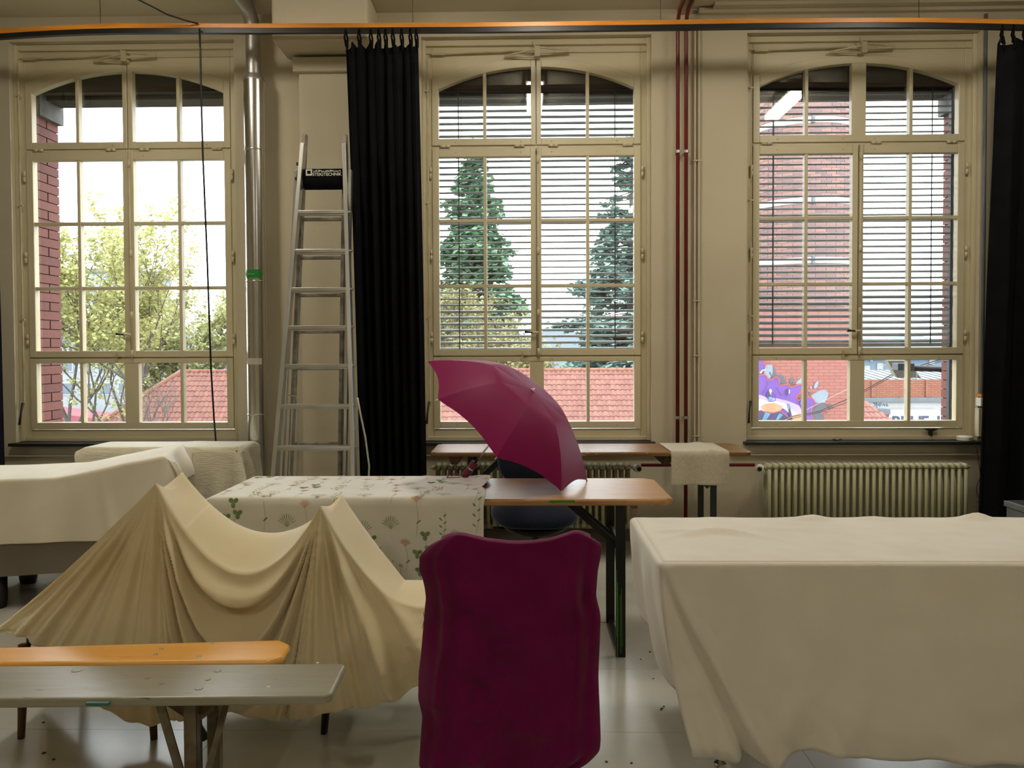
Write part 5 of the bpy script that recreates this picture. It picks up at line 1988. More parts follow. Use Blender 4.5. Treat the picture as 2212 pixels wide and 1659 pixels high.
gx = np.unique(np.concatenate([np.linspace(xL_, xR_, 380), [x1_, x2_]]))
NV = 92
rows = []
for x in gx:
    zt, zh = top_near(x), hem(x)
    col = []
    # back fall and top strip
    zf = top_far(x)
    for b in (.35, .18, .02):
        col.append((x, YFAR + .02 + .05 * b, zf - b))
    for i in range(13):
        f = i / 12
        bl = f * f * (3 - 2 * f)
        sag = 0
        # back rails keep their small dip between the two corners
        sag = -.035 * math.sin(PI * f) * math.exp(-((x - x1_) / .05) ** 2) - .014 * math.sin(PI * f) * math.exp(-((x - x2_) / .05) ** 2)
        z = zf + (zt - zf) * bl + sag + .010 * math.sin(PI * f) * (1 if x1_ + .1 < x < x2_ - .1 else 0)
        col.append((x, YFAR + (YN - YFAR) * f, z))
    H_ = max(.02, zt - zh)
    for i in range(1, NV + 1):
        v = i / NV
        z = zt - H_ * v
        y = YN - .075 * (1 - (1 - v) ** 2.2) - fold(x, z, v) * min(1, v * 9) * (1 if v < .93 else 1 - .5 * (v - .93) / .07)
        y += .02 * max(0, v - .9) * 10 * .5
        if x > x2_:
            y -= .05 * min(1, (x - x2_) / .25) * math.sin(PI * min(1, v * .9))
        col.append((x, y, z))
    col.append((x, col[-1][1] + .012, col[-1][2] - .004))
    rows.append(col)
G = np.array(rows)
G[..., 1] += smooth_noise(G.shape[0], G.shape[1], (40, 20), 55) * .0012
o = MB().grid(G).build('jersey_sheet', 'jersey_ivory', smooth=True, solid=.002, fix=False)
tag(o, 'ivory jersey sheet stretched in peaks and swags over two chairs', 'sheet')

# ================================================================== SMALL THINGS ON AND BELOW THE SILL
p = at(2084, 945, y=6.03)
t = thing('wifi_box', 'small white rounded device on the black sill by the corner', 'device', (p[0], 6.03, ZS))
MB().lathe([(.052, 0), (.058, .006), (.058, .03), (.052, .037), (.02, .040)], (p[0], 6.03, ZS - .002), (0, 0, 1), 28).build('shell', 'white_plastic', t, angle=40)
MB().lathe([(.007, 0), (.005, .002)], (p[0] + .005, 6.03 - .0585, ZS + .018), (0, -1, 0), 14).build('button', 'galv', t)
wl = [at(px, py, y=5.95) for px, py in ((2106, 958), (2112, 985), (2116, 1010), (2118, 1030), (2110, 1050), (2109, 1062), (2116, 1080), (2112, 1085), (2122, 1090))]
tag(MB().tube(wl, .0022, 6).build('device_cable', 'cable', smooth=True), 'thin black cable dangling from the white sill device', 'cable')
p = at(1806, 945, y=6.02)
t = thing('plant_scrap', 'shrivelled dark green twig lying on the middle of the sill', 'twig', (p[0], 6.02, ZS))
m = MB()
r9 = random.Random(5)
for k in range(9):
    a = r9.uniform(0, 6.28)
    L_ = r9.uniform(.02, .055)
    m.tube([(p[0], 6.01, ZS + .004), (p[0] + L_ * math.cos(a), 6.01 + .25 * L_ * math.sin(a), ZS + .006 + .012 * r9.random())], [.005, .002], 5)
m.build('leaves', 'leg_green', t)
p = at(2012, 930, y=6.08)
t = thing('window_stop', 'small brown metal wing stop under the mural window', 'fitting', (p[0], 6.08, p[2]))
MB().prism([(p[0] - .055, p[2] + .012), (p[0] + .055, p[2] + .012), (p[0] + .01, p[2] - .006), (p[0] - .01, p[2] - .006)], 6.078, 6.10).box(p[0] - .008, p[0] + .008, 6.075, 6.11, p[2] - .04, p[2]).build('bracket', 'dark_fitting', t)
# grey crate behind the long table
cx0, cx1 = atx(2172, 5.1, 1085), atx(2172, 5.1, 1085) + .6
zt_ = atz(1081, 5.1, 2172)
zb_ = zt_ - .30
t = thing('plastic_crate', 'grey plastic stacking crate beside the corner curtain', 'crate', (cx0 + .3, 4.9, 0))
m = MB()
m.box(cx0, cx1, 4.7, 4.712, zb_, zt_).box(cx0, cx1, 5.088, 5.1, zb_, zt_).box(cx0, cx0 + .012, 4.7, 5.1, zb_, zt_).box(cx1 - .012, cx1, 4.7, 5.1, zb_, zt_).box(cx0, cx1, 4.7, 5.1, zb_, zb_ + .012)
m.build('shell', 'grey_plastic', t)
MB().box(cx0 - .012, cx1 + .012, 4.688, 4.70, zt_ - .035, zt_).box(cx0 - .012, cx0, 4.70, 5.1, zt_ - .035, zt_).box(cx0 - .005, cx1 + .005, 4.693, 4.70, zt_ - .09, zt_ - .075).build('rim', 'grey_plastic', t, bevel=.003)
for k in range(4):
    MB().box(cx0 + .05 + k * .16, cx0 + .065 + k * .16, 4.692, 4.70, zb_, zt_ - .09).build('rib', 'grey_plastic', t)
t2 = thing('stool', 'plain black box carrying the grey plastic crate', 'box', (cx0 + .3, 4.9, 0))
MB().box(cx0 + .02, cx1 - .02, 4.72, 5.08, 0, zb_).build('body', 'chair_plastic', t2, bevel=.01)


# ================================================================== OUTSIDE
GZ = -7.0
tag(MB().box(-120, 120, 6.6, 400, GZ - .5, GZ).build('ground', 'ground'), None, None, kind='structure')

# --- long house with a tiled roof, ridge parallel to the window wall
th = thing('tiled_house', 'long white house with a red pantile roof beyond the windows', 'house', (-2, 28, GZ))
YRD = 30.0
zrd = at(1160, 800, y=YRD)[2]
al = math.radians(40)
TW, TL = .18, .28
xh0, xh1 = atx(392, YRD, 797), 9.5
up_s = np.array([0, math.cos(al), math.sin(al)])
nrm = np.array([0, -math.sin(al), math.cos(al)])


def tile_mesh():
    us_ = np.linspace(0, 1, 7)
    h = [.0, .022, .034, .030, .012, .0, .006]
    vs = []
    for L_, lift in ((0, .022), (TL * 1.06, .0)):
        for u_, hh in zip(us_, h):
            p = np.array([u_ * TW * 1.05, 0, 0]) + up_s * L_ + nrm * (hh + lift)
            vs.append(p)
    for u_, hh in zip(us_, h):
        vs.append(np.array([u_ * TW * 1.05, 0, 0]) + nrm * (hh + .004))
    fs = [(i, i + 1, i + 8, i + 7) for i in range(6)] + [(i + 14, i + 15, i + 1, i) for i in range(6)]
    return vs, fs


tv, tfc = tile_mesh()
tme = MB().add(tv, tfc).mesh('roof_tile', 'roof_tile', fix=False)
rest = MB()
nrow = 15
cnt = 0
for r in range(nrow):
    base = np.array([0, YRD, zrd]) - up_s * TL * (r + 1)
    ncol = int((xh1 - xh0) / TW)
    x_start = xh0 - r * TL * math.cos(al) * .95
    c0 = int((x_start - xh0) / TW) - 1
    for c_ in range(c0, ncol):
        x = xh0 + c_ * TW
        jz = random.uniform(-.006, .006)
        if .35 < x < 4.15 and r < 13 and cnt < 300:
            piece('roof_tile', tme, th, (x, base[1], base[2] + jz))
            cnt += 1
        else:
            rest.add([np.array(v) + np.array([x, base[1], base[2] + jz]) for v in tv], tfc)
o = rest.build('roof_tiles', 'roof_tile', th, fix=False)
o['kind'] = 'stuff'
rid = MB()
lx_ = .34
me = MB().tube([(0, 0, 0), (lx_ + .03, 0, .0)], [.085, .095], 10).mesh('ridge_tile', 'ridge_tile', smooth=True)
for i in range(int((xh1 - xh0) / lx_)):
    piece('ridge_tile', me, th, (xh0 + i * lx_, YRD, zrd + .0))
hipd = np.array([-math.cos(al) * .95, -math.cos(al), -math.sin(al)])
hp = [np.array([xh0, YRD, zrd + .02]) + hipd * k * .3 for k in range(15)]
MB().tube(hp, .09, 10).build('hip_ridge', 'ridge_tile', th, smooth=True)
eave = np.array([0, YRD, zrd]) - up_s * TL * nrow
xe0 = xh0 - nrow * TL * math.cos(al) * .95
MB().add([(xe0, eave[1], eave[2] - .03), (xh1, eave[1], eave[2] - .03), (xh1, YRD, zrd - .03), (xh0, YRD, zrd - .03),
          (xe0, 2 * YRD - eave[1], eave[2] - .03), (xh1, 2 * YRD - eave[1], eave[2] - .03)], [(0, 1, 2, 3), (0, 3, 4), (3, 2, 5, 4), (1, 5, 2)]).build('roof_deck', 'roof_under', th)
MB().box(xe0 + .4, xh1 - .3, eave[1] + .4, 2 * YRD - eave[1] - .4, GZ, eave[2] - .05).build('wall', 'render_white', th)

# --- low pink roof at the foot of the maple
p, q = at(120, 887, y=38.4), at(250, 905, y=38.4)
tag(MB().prism([(p[0] - 1.5, p[2] + .05), (q[0] + 1.2, q[2] - .25), (q[0] + 1.2, GZ), (p[0] - 1.5, GZ)], 38.4, 41).build('low_shed', 'pink_wall'), 'low pinkish red shed roof behind the maple tree', 'shed')

# --- pale office block far left
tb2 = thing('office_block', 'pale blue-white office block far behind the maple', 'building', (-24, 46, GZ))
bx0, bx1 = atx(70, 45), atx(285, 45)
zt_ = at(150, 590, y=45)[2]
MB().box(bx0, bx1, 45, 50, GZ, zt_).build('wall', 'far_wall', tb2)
for iz in range(5):
    z = zt_ - .9 - iz * 1.35
    for ix in range(5):
        x = bx0 + .5 + ix * 1.12
        f = MB().box(x, x + .75, 44.95, 45.0, z - .75, z).build('window', 'steel_band', tb2)
        MB().box(x + .06, x + .69, 44.93, 44.96, z - .69, z - .06).build('pane', 'far_glass', f)
MB().box(bx0 - .1, bx1 + .1, 44.9, 50, zt_, zt_ + .25).build('roof_edge', 'zinc', tb2)


# --- trees
def leaves(m, pts, size, r, droop=0.0, tilt=1.0):
    for p in pts:
        a = r.uniform(0, 2 * PI)
        b = r.uniform(-1, 1) * tilt
        d1 = np.array([math.cos(a) * math.cos(b), math.sin(a) * math.cos(b), math.sin(b) - droop])
        d2 = np.array([-math.sin(a), math.cos(a), r.uniform(-.6, .6)])
        s_ = size * r.uniform(.6, 1.3)
        d1 = d1 * s_
        d2 = d2 * s_ * .5
        p = np.array(p)
        m.add([p, p + d1 * .5 + d2, p + d1, p + d1 * .5 - d2], [(0, 1, 2, 3)])


def broadleaf(name, label, x, y, ztop, spread, leaf_mat, nleaf, size, seed, lean=0.0, bare=False, levels=5, zfork=-4.0, rad0=.095):
    r = random.Random(seed)
    t = thing(name, label, 'tree', (x, y, GZ))
    wood, tips = MB(), []

    def grow(p, d, L, rad, lev):
        p = np.array(p, float)
        d = np.array(d, float)
        d /= np.linalg.norm(d)
        pts = [p]
        k = 4
        for i in range(k):
            d = d + np.array([r.uniform(-.16, .16), r.uniform(-.16, .16), r.uniform(-.04, .12)])
            d /= np.linalg.norm(d)
            p = p + d * L / k
            pts.append(p)
            if lev >= 1:
                tips.append((p, lev))
        wood.tube(pts, list(np.linspace(rad, rad * .6, k + 1)), 5 if lev > 1 else 8, cap=False)
        if lev < levels:
            for i in range(3 if lev < 3 else 2):
                a = r.uniform(0, 2 * PI)
                sp_ = r.uniform(.35, .85)
                e = d + sp_ * np.array([math.cos(a) * spread, math.sin(a) * spread, .15])
                grow(pts[r.choice((2, 3, 4)) if i else 4], e, L * r.uniform(.6, .8), rad * .58, lev + 1)
    Ltot = ztop - zfork
    wood.tube([(x, y, GZ), (x + lean * .3, y, (GZ + zfork) / 2), (x + lean, y, zfork)], [.26, .21, .17], 10, cap=False)
    for i in range(4):
        a = i * PI / 2 + r.uniform(-.4, .4)
        grow((x + lean, y, zfork), (.45 * spread * math.cos(a), .45 * spread * math.sin(a), 1), Ltot * .40, rad0, 0)
    wood.build('branches', 'bark', t, smooth=True, fix=False)
    if not bare:
        m = MB()
        for k in range(nleaf):
            p, lev = r.choice(tips)
            c = p + np.array([r.gauss(0, .12), r.gauss(0, .12), r.gauss(0, .12)])
            leaves(m, [c + np.array([r.gauss(0, .06), r.gauss(0, .06), r.gauss(0, .06)]) for _ in range(3)], size, r)
        f = m.build('foliage', leaf_mat, t, fix=False)
        f['kind'] = 'stuff'
    return t


xm = atx(225, 26)
broadleaf('maple_tree', 'yellow-green maple tree in blossom seen through the blindless window', xm, 26, at(225, 500, y=26)[2] - .4, .95, 'maple_leaf', 9000, .12, 3)
broadleaf('maple_tree', 'yellow-green maple tree standing behind the tiled house ridge', atx(420, 37), 37, at(400, 640, y=37)[2] - .5, 1.15, 'maple_leaf_far', 7000, .17, 9)
broadleaf('young_tree', 'small bare tree with thin twigs before the tiled roof', atx(325, 20), 20, at(330, 830, y=20)[2] + .2, .8, None, 0, .1, 14, bare=True, levels=3, zfork=-1.4, rad0=.03)


def conifer(name, label, pxa, pya, y, half, zb, leaf_mat, nl, size, seed):
    r = random.Random(seed)
    a = at(pxa, pya, y=y)
    t = thing(name, label, 'tree', (a[0], y, GZ))
    Hh = a[2] - zb
    MB().tube([(a[0], y, GZ), (a[0], y, zb + Hh * .5), (a[0], y, a[2])], [.8, .45, .04], 10).build('trunk', 'bark', t, smooth=True)
    m = MB()
    wood = MB()
    nb = 420
    for k in range(nb):
        f = r.random() ** .72                      # 0 top .. 1 bottom
        z = a[2] - Hh * f
        L_ = half * (.06 + .94 * f ** .85) * r.uniform(.72, 1.08) * (1 + .22 * math.sin(z * 1.7 + seed))
        an = r.uniform(0, 2 * PI)
        d = np.array([math.cos(an), math.sin(an), 0])
        tip = np.array([a[0], y, z]) + d * L_ + np.array([0, 0, -.12 * L_])
        wood.tube([(a[0], y, z), tip], [.06, .015], 4, cap=False)
        for q in range(max(3, int(nl / nb * (.35 + L_ / half)))):
            g = r.uniform(.35, 1.0) ** .7
            c = np.array([a[0], y, z]) * (1 - g) + tip * g
            c = c + np.array([r.gauss(0, .22), r.gauss(0, .22), r.gauss(0, .20) - .05]) * (.5 + .6 * f)
            leaves(m, [c], size * (.65 + .5 * f), r, .25, .5)
    wood.build('branches', 'bark', t, fix=False)
    f = m.build('foliage', leaf_mat, t, fix=False)
    f['kind'] = 'stuff'


conifer('sequoia_tree', 'tall green conifer at the side of the umbrella window nearer the curtain', 1022, 292, 60, 5.4, -3, 'sequoia_leaf', 26000, .62, 5)
conifer('cedar_tree', 'tall bluish conifer at the side of the umbrella window nearer the red pipes', 1365, 292, 78, 8.6, -4, 'cedar_leaf', 28000, .62, 6)
broadleaf('birch_tree', 'pale yellowish birch in front of the green conifer', atx(1010, 46), 46, at(1010, 640, y=46)[2] - .6, 1.0, 'birch_leaf', 3200, .17, 31)
broadleaf('birch_tree', 'low yellowish birch beside the green conifer, nearer the sky gap', atx(1105, 38), 38, at(1105, 706, y=38)[2] - .5, 1.1, 'birch_leaf', 2200, .17, 33)
# hills on the horizon
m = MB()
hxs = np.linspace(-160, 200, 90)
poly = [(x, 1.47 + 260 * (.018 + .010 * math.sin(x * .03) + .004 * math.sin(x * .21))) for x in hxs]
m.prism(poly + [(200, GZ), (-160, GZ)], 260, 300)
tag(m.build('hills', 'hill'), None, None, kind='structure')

# --- round brick chimney with white steel bands
YCH, RCH = 20.0, 1.27
xch = atx(1745, YCH - .4, 400)
tcn = thing('brick_chimney', 'round brick factory chimney with white steel bands', 'chimney', (xch, YCH, GZ))
zb0 = at(1745, 668, y=YCH - RCH)[2]
MB().tube([(xch, YCH, zb0 + .002), (xch, YCH, 16)], RCH, 48).build('mortar_core', 'chimney_mortar', tcn, smooth=True)
bwid, bhei = .245, .0755
nb_ = int(2 * PI * RCH / bwid)
dth = 2 * PI / nb_
bm_ = MB().add([((RCH + rr_) * math.sin(a_), -(RCH + rr_) * math.cos(a_), zz_) for zz_ in (-.031, .031) for rr_ in (-.02, .012) for a_ in (-dth * .475, 0, dth * .475)],
               [(3, 4, 10, 9), (4, 5, 11, 10), (0, 3, 9, 6), (5, 2, 8, 11), (9, 10, 7, 6), (10, 11, 8, 7), (0, 1, 4, 3), (1, 2, 5, 4)])
bme = bm_.mesh('brick', 'chimney_brick', fix=False)
rest = MB()
cnt = 0
nz_ = int((at(1745, 185, y=YCH)[2] + 1.2 - zb0) / bhei)
va = np.array(bm_.v)
for k in range(nz_):
    z = zb0 + (k + .5) * bhei
    off = (k % 2) * .5
    for i in range(nb_):
        ang = (i + off) * dth
        ang = (ang + PI) % (2 * PI) - PI
        if abs(ang) > 1.5:
            continue
        if cnt < 300 and k < 44 and abs(ang + .33) < .55:
            piece('brick', bme, tcn, (xch, YCH, z), (0, 0, ang))
            cnt += 1
        else:
            ca, sa = math.cos(ang), math.sin(ang)
            w_ = va.copy()
            w_[:, 0], w_[:, 1] = va[:, 0] * ca - va[:, 1] * sa + xch, va[:, 0] * sa + va[:, 1] * ca + YCH
            w_[:, 2] += z
            rest.add(w_, bm_.f)
o = rest.build('bricks', 'chimney_brick', tcn, fix=False)
o['kind'] = 'stuff'
for py in (258, 432, 562):
    z = at(1750, py, y=YCH - RCH)[2]
    b_ = MB().lathe([(RCH + .010, -.075), (RCH + .03, -.07), (RCH + .03, .07), (RCH + .010, .075)], (xch, YCH, z), (0, 0, 1), 56).build('steel_band', 'steel_band', tcn, smooth=True)
    p = at(1755, py, y=YCH - RCH)
    MB().box(p[0] - .03, p[0] + .03, YCH - RCH - .10, YCH - RCH, z - .09, z + .09).build('band_clamp', 'zinc', b_)

# --- painted brick building with the mural, below the chimney
YMU = 18.4
tmu = thing('mural_building', 'red painted brick building with a purple spray mural', 'building', (6.8, 19, GZ))
mx0, mx1 = atx(1560, YMU), atx(1852, YMU)
MB().box(mx0, mx1, YMU, YMU + 3.2, GZ, zb0).build('wall', 'painted_brick', tmu)
mpx = lambda pts: [(lambda p: (p[0], p[2]))(at(1630 + a / 10.05, 770 + b / 10.05, y=YMU)) for a, b in pts]
layer = [0]


def patch(pts, mat):
    layer[0] += 1
    d = .003 + .0025 * layer[0]
    poly = mpx(pts)
    MB().prism(poly, YMU - d, YMU - d + .002).build('mural_patch', mat, tmu)


def ell(cx_, cy_, a, b, rot=0, n=14):
    return [(cx_ + a * math.cos(2 * PI * k / n) * math.cos(rot) - b * math.sin(2 * PI * k / n) * math.sin(rot), cy_ + a * math.cos(2 * PI * k / n) * math.sin(rot) + b * math.sin(2 * PI * k / n) * math.cos(rot)) for k in range(n)]


def band(pts, w):
    L_, R_ = [], []
    for i, (a, b) in enumerate(pts):
        a0, b0 = pts[max(0, i - 1)]
        a1, b1 = pts[min(len(pts) - 1, i + 1)]
        dx, dy = a1 - a0, b1 - b0
        l_ = math.hypot(dx, dy)
        L_.append((a - dy / l_ * w, b + dx / l_ * w))
        R_.append((a + dy / l_ * w, b - dx / l_ * w))
    return L_ + R_[::-1]


patch([(390, 240), (440, 240), (470, 390), (620, 410), (690, 550), (705, 620), (550, 640), (480, 480), (360, 480), (300, 350)], 'paint_grey')
patch([(220, 230), (260, 180), (380, 180), (392, 330), (372, 410), (340, 330), (305, 350), (352, 440), (335, 480), (280, 500), (230, 430), (195, 330)], 'paint_pale')
patch([(1220, 850), (1400, 740), (1520, 720), (1600, 785), (1590, 860), (1545, 950), (1530, 1000), (1340, 1010), (1260, 920)], 'paint_pale')
patch([(880, 600), (940, 520), (1010, 470), (1080, 520), (1080, 640)], 'paint_pale')
patch([(1310, 1020), (1420, 1000), (1550, 1020), (1560, 1080), (1430, 1200), (1500, 1300), (1505, 1500), (1270, 1500), (1220, 1250), (1230, 1110)], 'paint_grey')
patch(ell(800, 520, 75, 40, 2.0), 'paint_grey')
patch(ell(845, 592, 42, 22, 2.7), 'paint_grey')
patch(ell(1330, 620, 90, 38, 2.0), 'paint_pale')
patch(ell(1215, 675, 40, 18, 1.4), 'paint_pale')
for a, b, r_ in ((1195, 797, 30), (1640, 1082, 52), (1555, 1212, 22), (1650, 1110, 14), (1560, 1040, 14)):
    patch(ell(a, b, r_, r_), 'paint_grey')
top_line = [(-300, 330), (-100, 380), (105, 400), (200, 390), (265, 450), (270, 515), (350, 500), (420, 450), (480, 450), (522, 500), (528, 625), (700, 600), (730, 655), (820, 650), (990, 600), (1060, 640), (960, 800), (885, 880), (940, 960), (1050, 870), (1150, 865), (1250, 920), (1325, 1030), (1225, 1120), (1205, 1250), (1285, 1420)]
patch(top_line + [(1285, 1560), (-300, 1560)], 'paint_purple')
patch([(-300, 20), (180, 90), (215, 220), (150, 300), (100, 380), (-300, 320)], 'paint_purple')
patch(band(top_line, 16), 'paint_red')
patch(band([(175, 60), (205, 150), (222, 225)], 16), 'paint_red')
patch([(90, 350), (150, 290), (230, 270), (215, 295), (170, 310), (120, 375)], 'paint_white')
patch([(-300, 840), (105, 830), (260, 890), (450, 900), (700, 960), (950, 1060), (1000, 1160), (1020, 1560), (830, 1560), (760, 1230), (600, 1120), (400, 1215), (200, 1190), (-300, 1120)], 'paint_lilac')
patch([(-300, 980), (105, 930), (280, 965), (480, 970), (640, 1010), (820, 1180), (960, 1260), (1000, 1560), (850, 1560), (780, 1260), (600, 1120), (400, 1215), (200, 1190), (-300, 1120)], 'paint_white')
patch([(110, 1090), (190, 1030), (400, 1005), (595, 1075), (560, 1160), (480, 1205), (380, 1220), (250, 1195), (150, 1140)], 'paint_orange')
patch([(760, 1280), (980, 1230), (1020, 1560), (860, 1560)], 'paint_orange')
patch([(-300, 1180), (200, 1190), (400, 1225), (540, 1180), (690, 1310), (760, 1420), (760, 1560), (-300, 1560)], 'paint_navy')
patch(band([(110, 1160), (200, 1195), (380, 1222), (540, 1180), (690, 1290), (745, 1360)], 12), 'paint_red')
patch([(210, 1210), (330, 1235), (230, 1385), (140, 1385)], 'paint_teal')
patch([(520, 1220), (600, 1262), (495, 1372), (440, 1362)], 'paint_teal')
patch([(690, 1020), (735, 1035), (780, 1250), (800, 1420), (740, 1390), (735, 1250)], 'paint_navy')
patch(ell(718, 1085, 60, 20, 1.45), 'paint_teal')
patch([(240, 790), (290, 750), (330, 840), (365, 900), (350, 945), (290, 935), (240, 860)], 'paint_navy')
patch(ell(320, 905, 40, 38), 'paint_teal')
patch([(285, 720), (330, 700), (360, 740), (330, 800), (345, 850), (310, 800)], 'paint_white')
patch(band([(455, 670), (500, 750), (575, 850)], 6), 'paint_navy')
patch([(665, 860), (660, 740), (700, 680), (710, 760), (690, 830)], 'paint_navy')
patch(band([(395, 800), (430, 880), (425, 950), (380, 970), (270, 970)], 6), 'paint_navy')
patch(band([(265, 540), (230, 680), (130, 810)], 5), 'paint_navy')
patch([(715, 720), (740, 720), (735, 790), (715, 810)], 'paint_white')
patch([(980, 950), (1040, 900), (1040, 1060), (960, 1030)], 'paint_teal')

# --- yard buildings on the other side of the chimney
Y2 = 31.0
px2 = lambda a, b: at(a, b, y=Y2)
ty_ = thing('yard_building', 'low brick building with a white cornice and zinc roof', 'building', (15, 32, GZ))
xa, xb = atx(1850, Y2), atx(2110, Y2)
zz = lambda py: at(1950, py, y=Y2)[2]
MB().box(xa, xb, Y2, Y2 + 4, zz(860), zz(820)).build('brick_parapet', 'parapet_brick', ty_)
for px in (1886, 2003, 2060):
    x = atx(px, Y2)
    MB().box(x - .07, x + .07, Y2 - .06, Y2, zz(858), zz(822)).build('pier', 'parapet_brick', ty_)
MB().box(xa, xb, Y2 - .15, Y2 + 3, zz(868), zz(858.5)).build('coping', 'zinc', ty_)
w_ = MB().box(xa, xb, Y2 - .05, Y2 + 3, zz(884), zz(868)).build('cornice', 'render_white', ty_)
MB().box(xa, xb, Y2 + .0, Y2 + 4, GZ, zz(884)).build('lower_wall', 'far_wall', ty_)
MB().prism([(Y2 + .0, zz(821)), (Y2 + 3, zz(804)), (Y2 + 3, zz(821))], xa, xb, 'yz').build('zinc_roof', 'zinc', ty_)
for i in range(14):
    x = xa + .3 + i * .34
    MB().bar((x, Y2 - .02, zz(820.5)), (x, Y2 + 3, zz(803.5)), .03, .03).build('standing_seam', 'zinc', ty_)
# spray tag on the cornice
m = MB()
for pts in ([(1886, 870), (1890, 873), (1887, 878)], [(1892, 869), (1893, 880)], [(1892, 874), (1897, 874)], [(1899, 878), (1898, 871), (1902, 871), (1902, 875), (1899, 876)], [(1905, 876), (1908, 872), (1910, 877)], [(1912, 874), (1915, 872), (1914, 877), (1917, 876)]):
    m.tube([px2(a, b) - np.array([0, .06, 0]) for a, b in pts], .018, 5)
m.build('spray_tag', 'paint_teal', w_)
tsg = thing('shop_sign', 'white sign board with large dark capital letters', 'sign', (16, 30.5, zz(930)))
sx0, sx1 = px2(1921, 900)[0], px2(2033, 900)[0]
YSG = 30.6
bd = MB().prism([(atx(1917, YSG), at(1950, 925, y=YSG)[2]), (atx(2034, YSG), at(1950, 925, y=YSG)[2]), (atx(2032, YSG), at(1950, 885, y=YSG)[2]), (atx(1923, YSG), at(1950, 885, y=YSG)[2])], YSG, YSG + .15).build('board', 'sign_white', tsg)
lz = at(1950, 923, y=YSG)[2]
sz = at(1950, 898.5, y=YSG)[2] - lz
for ch, px in (('B', 1927), ('L', 1946), ('U', 1967), ('E', 1990), ('L', 2024)):
    place_text(ch, sz / .70, (atx(px, YSG), YSG - .012, lz), (1, 0, 0), (0, 0, 1), 'sign_letter', bd, ext=.01, bold=.012)
MB().box(atx(1925, YSG), atx(1935, YSG), YSG + .05, YSG + .1, GZ, lz).box(atx(2015, YSG), atx(2025, YSG), YSG + .05, YSG + .1, GZ, lz).build('posts', 'zinc', tsg)
tag(MB().box(atx(1890, 30.2), atx(1921, 30.2), 30.3, 30.8, GZ, at(1900, 896, y=30.4)[2]).build('pink_booth', 'pink_wall'), 'small bright pink wall beside the white sign board', 'booth')
tag(MB().box(atx(1885, 30.4), atx(1922, 30.4), 30.3, 30.82, at(1900, 895, y=30.4)[2], at(1900, 884, y=30.4)[2]).build('grey_canopy', 'zinc'), 'grey metal canopy above the pink wall', 'canopy')
# gable roof end with large tiles
tgb = thing('tiled_outbuilding', 'small red pantile roof corner beside the white sign', 'house', (12.6, 29, GZ))
for r in range(7):
    base = np.array([0, 29.2, at(1868, 868, y=29.2)[2]]) - up_s * TL * (r + 1)
    for c_ in range(-8, 1 + r // 1):
        piece('roof_tile', tme, tgb, (atx(1868, 29.2) + (c_ - .2) * TW * 1.0, base[1], base[2]))
zt_ = at(1868, 868, y=29.2)[2]
MB().box(atx(1868, 29.2) - 1.4, atx(1868, 29.2) + .0, 29.3, 31, GZ, zt_ - .3).build('wall', 'render_white', tgb)
# bluish far halls
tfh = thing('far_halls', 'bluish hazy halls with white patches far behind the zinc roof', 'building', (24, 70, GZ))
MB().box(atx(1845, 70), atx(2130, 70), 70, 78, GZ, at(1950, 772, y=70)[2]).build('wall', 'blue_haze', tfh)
for a, b, c_, d in ((1868, 1880, 790, 800), (1895, 1908, 784, 798), (1880, 1886, 776, 781), (2008, 2020, 776, 788)):
    MB().box(atx(a, 69.9), atx(b, 69.9), 69.9, 70, at(1950, d, y=69.9)[2], at(1950, c_, y=69.9)[2]).build('bright_wall', 'render_white', tfh)
MB().prism([(atx(1845, 70), at(1950, 772, y=70)[2]), (atx(1960, 70), at(1950, 762, y=70)[2]), (atx(2130, 70), at(1950, 770, y=70)[2]), (atx(2130, 70), at(1950, 773, y=70)[2]), (atx(1845, 70), at(1950, 774, y=70)[2])], 69.5, 78).build('roof', 'zinc', tfh)

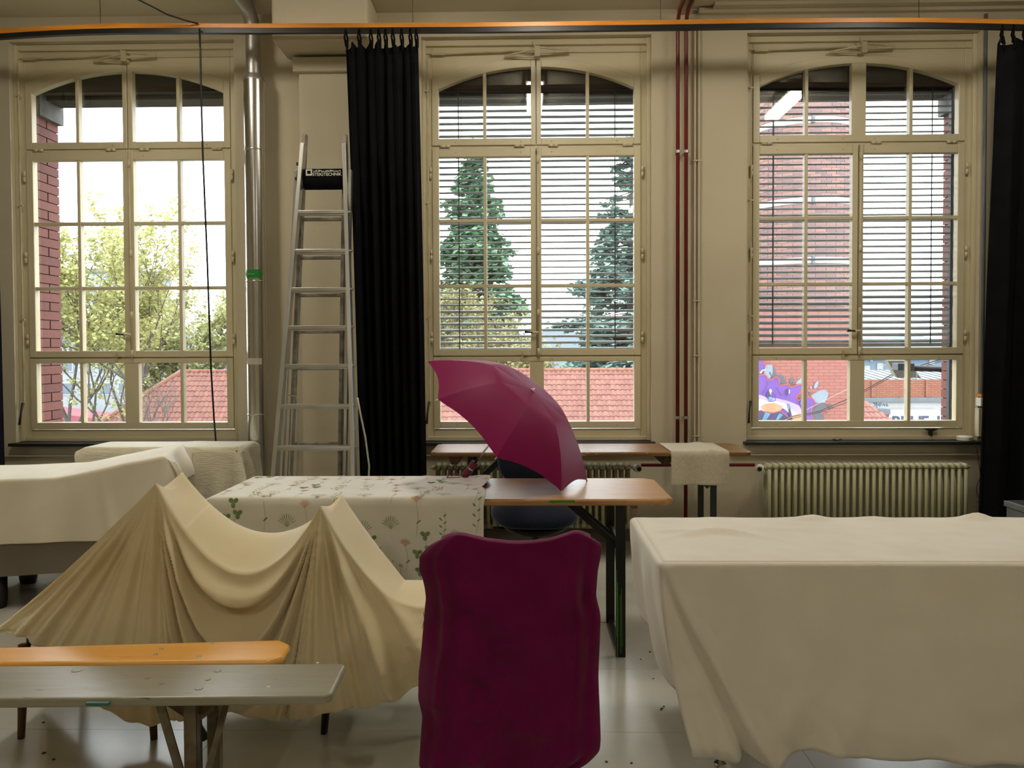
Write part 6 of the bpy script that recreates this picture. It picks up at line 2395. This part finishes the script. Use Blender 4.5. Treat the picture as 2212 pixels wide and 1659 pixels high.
# --- floodlight on a bracket outside the mural window
YF_ = 7.35
tfl = thing('floodlight', 'off-white outdoor floodlight on a grey arm outside the mural window', 'lamp', at(1960, 800, y=YF_))
q = [at(a, b, y=YF_) for a, b in ((1917, 778), (1962, 778), (1992, 817), (1938, 817))]
head = MB()
back = [p + np.array([0.0, .10, .02]) for p in q]
head.add(q + back, [(0, 1, 2, 3), (7, 6, 5, 4), (0, 4, 5, 1), (1, 5, 6, 2), (2, 6, 7, 3), (3, 7, 4, 0)])
head.build('head', 'lamp_shell', tfl, bevel=.01)
a0, a1, a2 = at(1958, 795, y=7.25), at(2032, 797, y=7.25), at(2046, 806, y=6.9)
xw = WX[2] + WO + .16
MB().tube([a0, a1, (a1[0] + .02, 7.2, a1[2] - .02), (a1[0] + .03, 7.0, a1[2] - .04), (a1[0] + .03, 6.53, a1[2] - .05)], .028, 14).build('arm', 'lamp_arm', tfl, smooth=True)
MB().box(a0[0] - .10, a0[0] + .05, 7.20, 7.32, a0[2] - .02, a0[2] + .045).build('clamp', 'zinc', tfl, bevel=.005)
MB().box(a1[0] - .03, a1[0] + .09, 6.52, 6.55, a1[2] - .13, a1[2] + .05).build('wall_plate', 'zinc', tfl)
MB().tube([at(px, py, y=7.2) for px, py in ((1981, 803), (1980, 815), (1976, 824), (1970, 828))], .004, 6).build('lead', 'print_white', tfl, smooth=True)
# overhead wires
for pts, r_, mt, lab in (([(1600, 930), (1700, 902), (1770, 888), (1833, 861), (1868, 842), (1930, 807)], .006, 'cable', 'thick dark overhead wire crossing the mural'),
                        ([(1600, 936), (1700, 906), (1770, 891), (1833, 868), (1868, 846), (1930, 811)], .0045, 'cable', 'thinner dark overhead wire just under the thick one'),
                        ([(1660, 925), (1742, 885), (1834, 839), (1868, 820), (1920, 782), (1960, 750)], .0035, 'lamp_shell', 'white overhead wire crossing the mural')):
    wp = [at(a, b, y=11 + (1900 - a) / 200) for a, b in pts]
    wp = [np.array([wp[0][0] - .6, YMU - .001, wp[0][2] - .8])] + wp + [np.array([4.15 + .12 * r_ * 100, 6.575, wp[-1][2] + .5])]
    tag(MB().tube(wp, r_, 6).build('overhead_wire', mt, smooth=True), lab, 'wire')

# a few bits of dirt on the floor sheets
m = MB()
for px, py, r_ in ((1404, 1408, .006), (1384, 1424, .004), (1411, 1466, .004), (1430, 1530, .007), (1434, 1526, .005), (1428, 1533, .005), (1310, 1645, .006), (1364, 1648, .005), (94, 1560, .006), (116, 1640, .006), (95, 1626, .008)):
    p = at(px, py, z=.0015)
    m.lathe([(r_, -.0012), (r_ * .8, .0012), (r_ * .3, .0022)], p, (0, 0, 1), 7)
o = m.build('floor_dirt', 'dark_fitting')
tag(o, 'scattered small dark bits of dirt on the floor', 'dirt', kind='stuff')
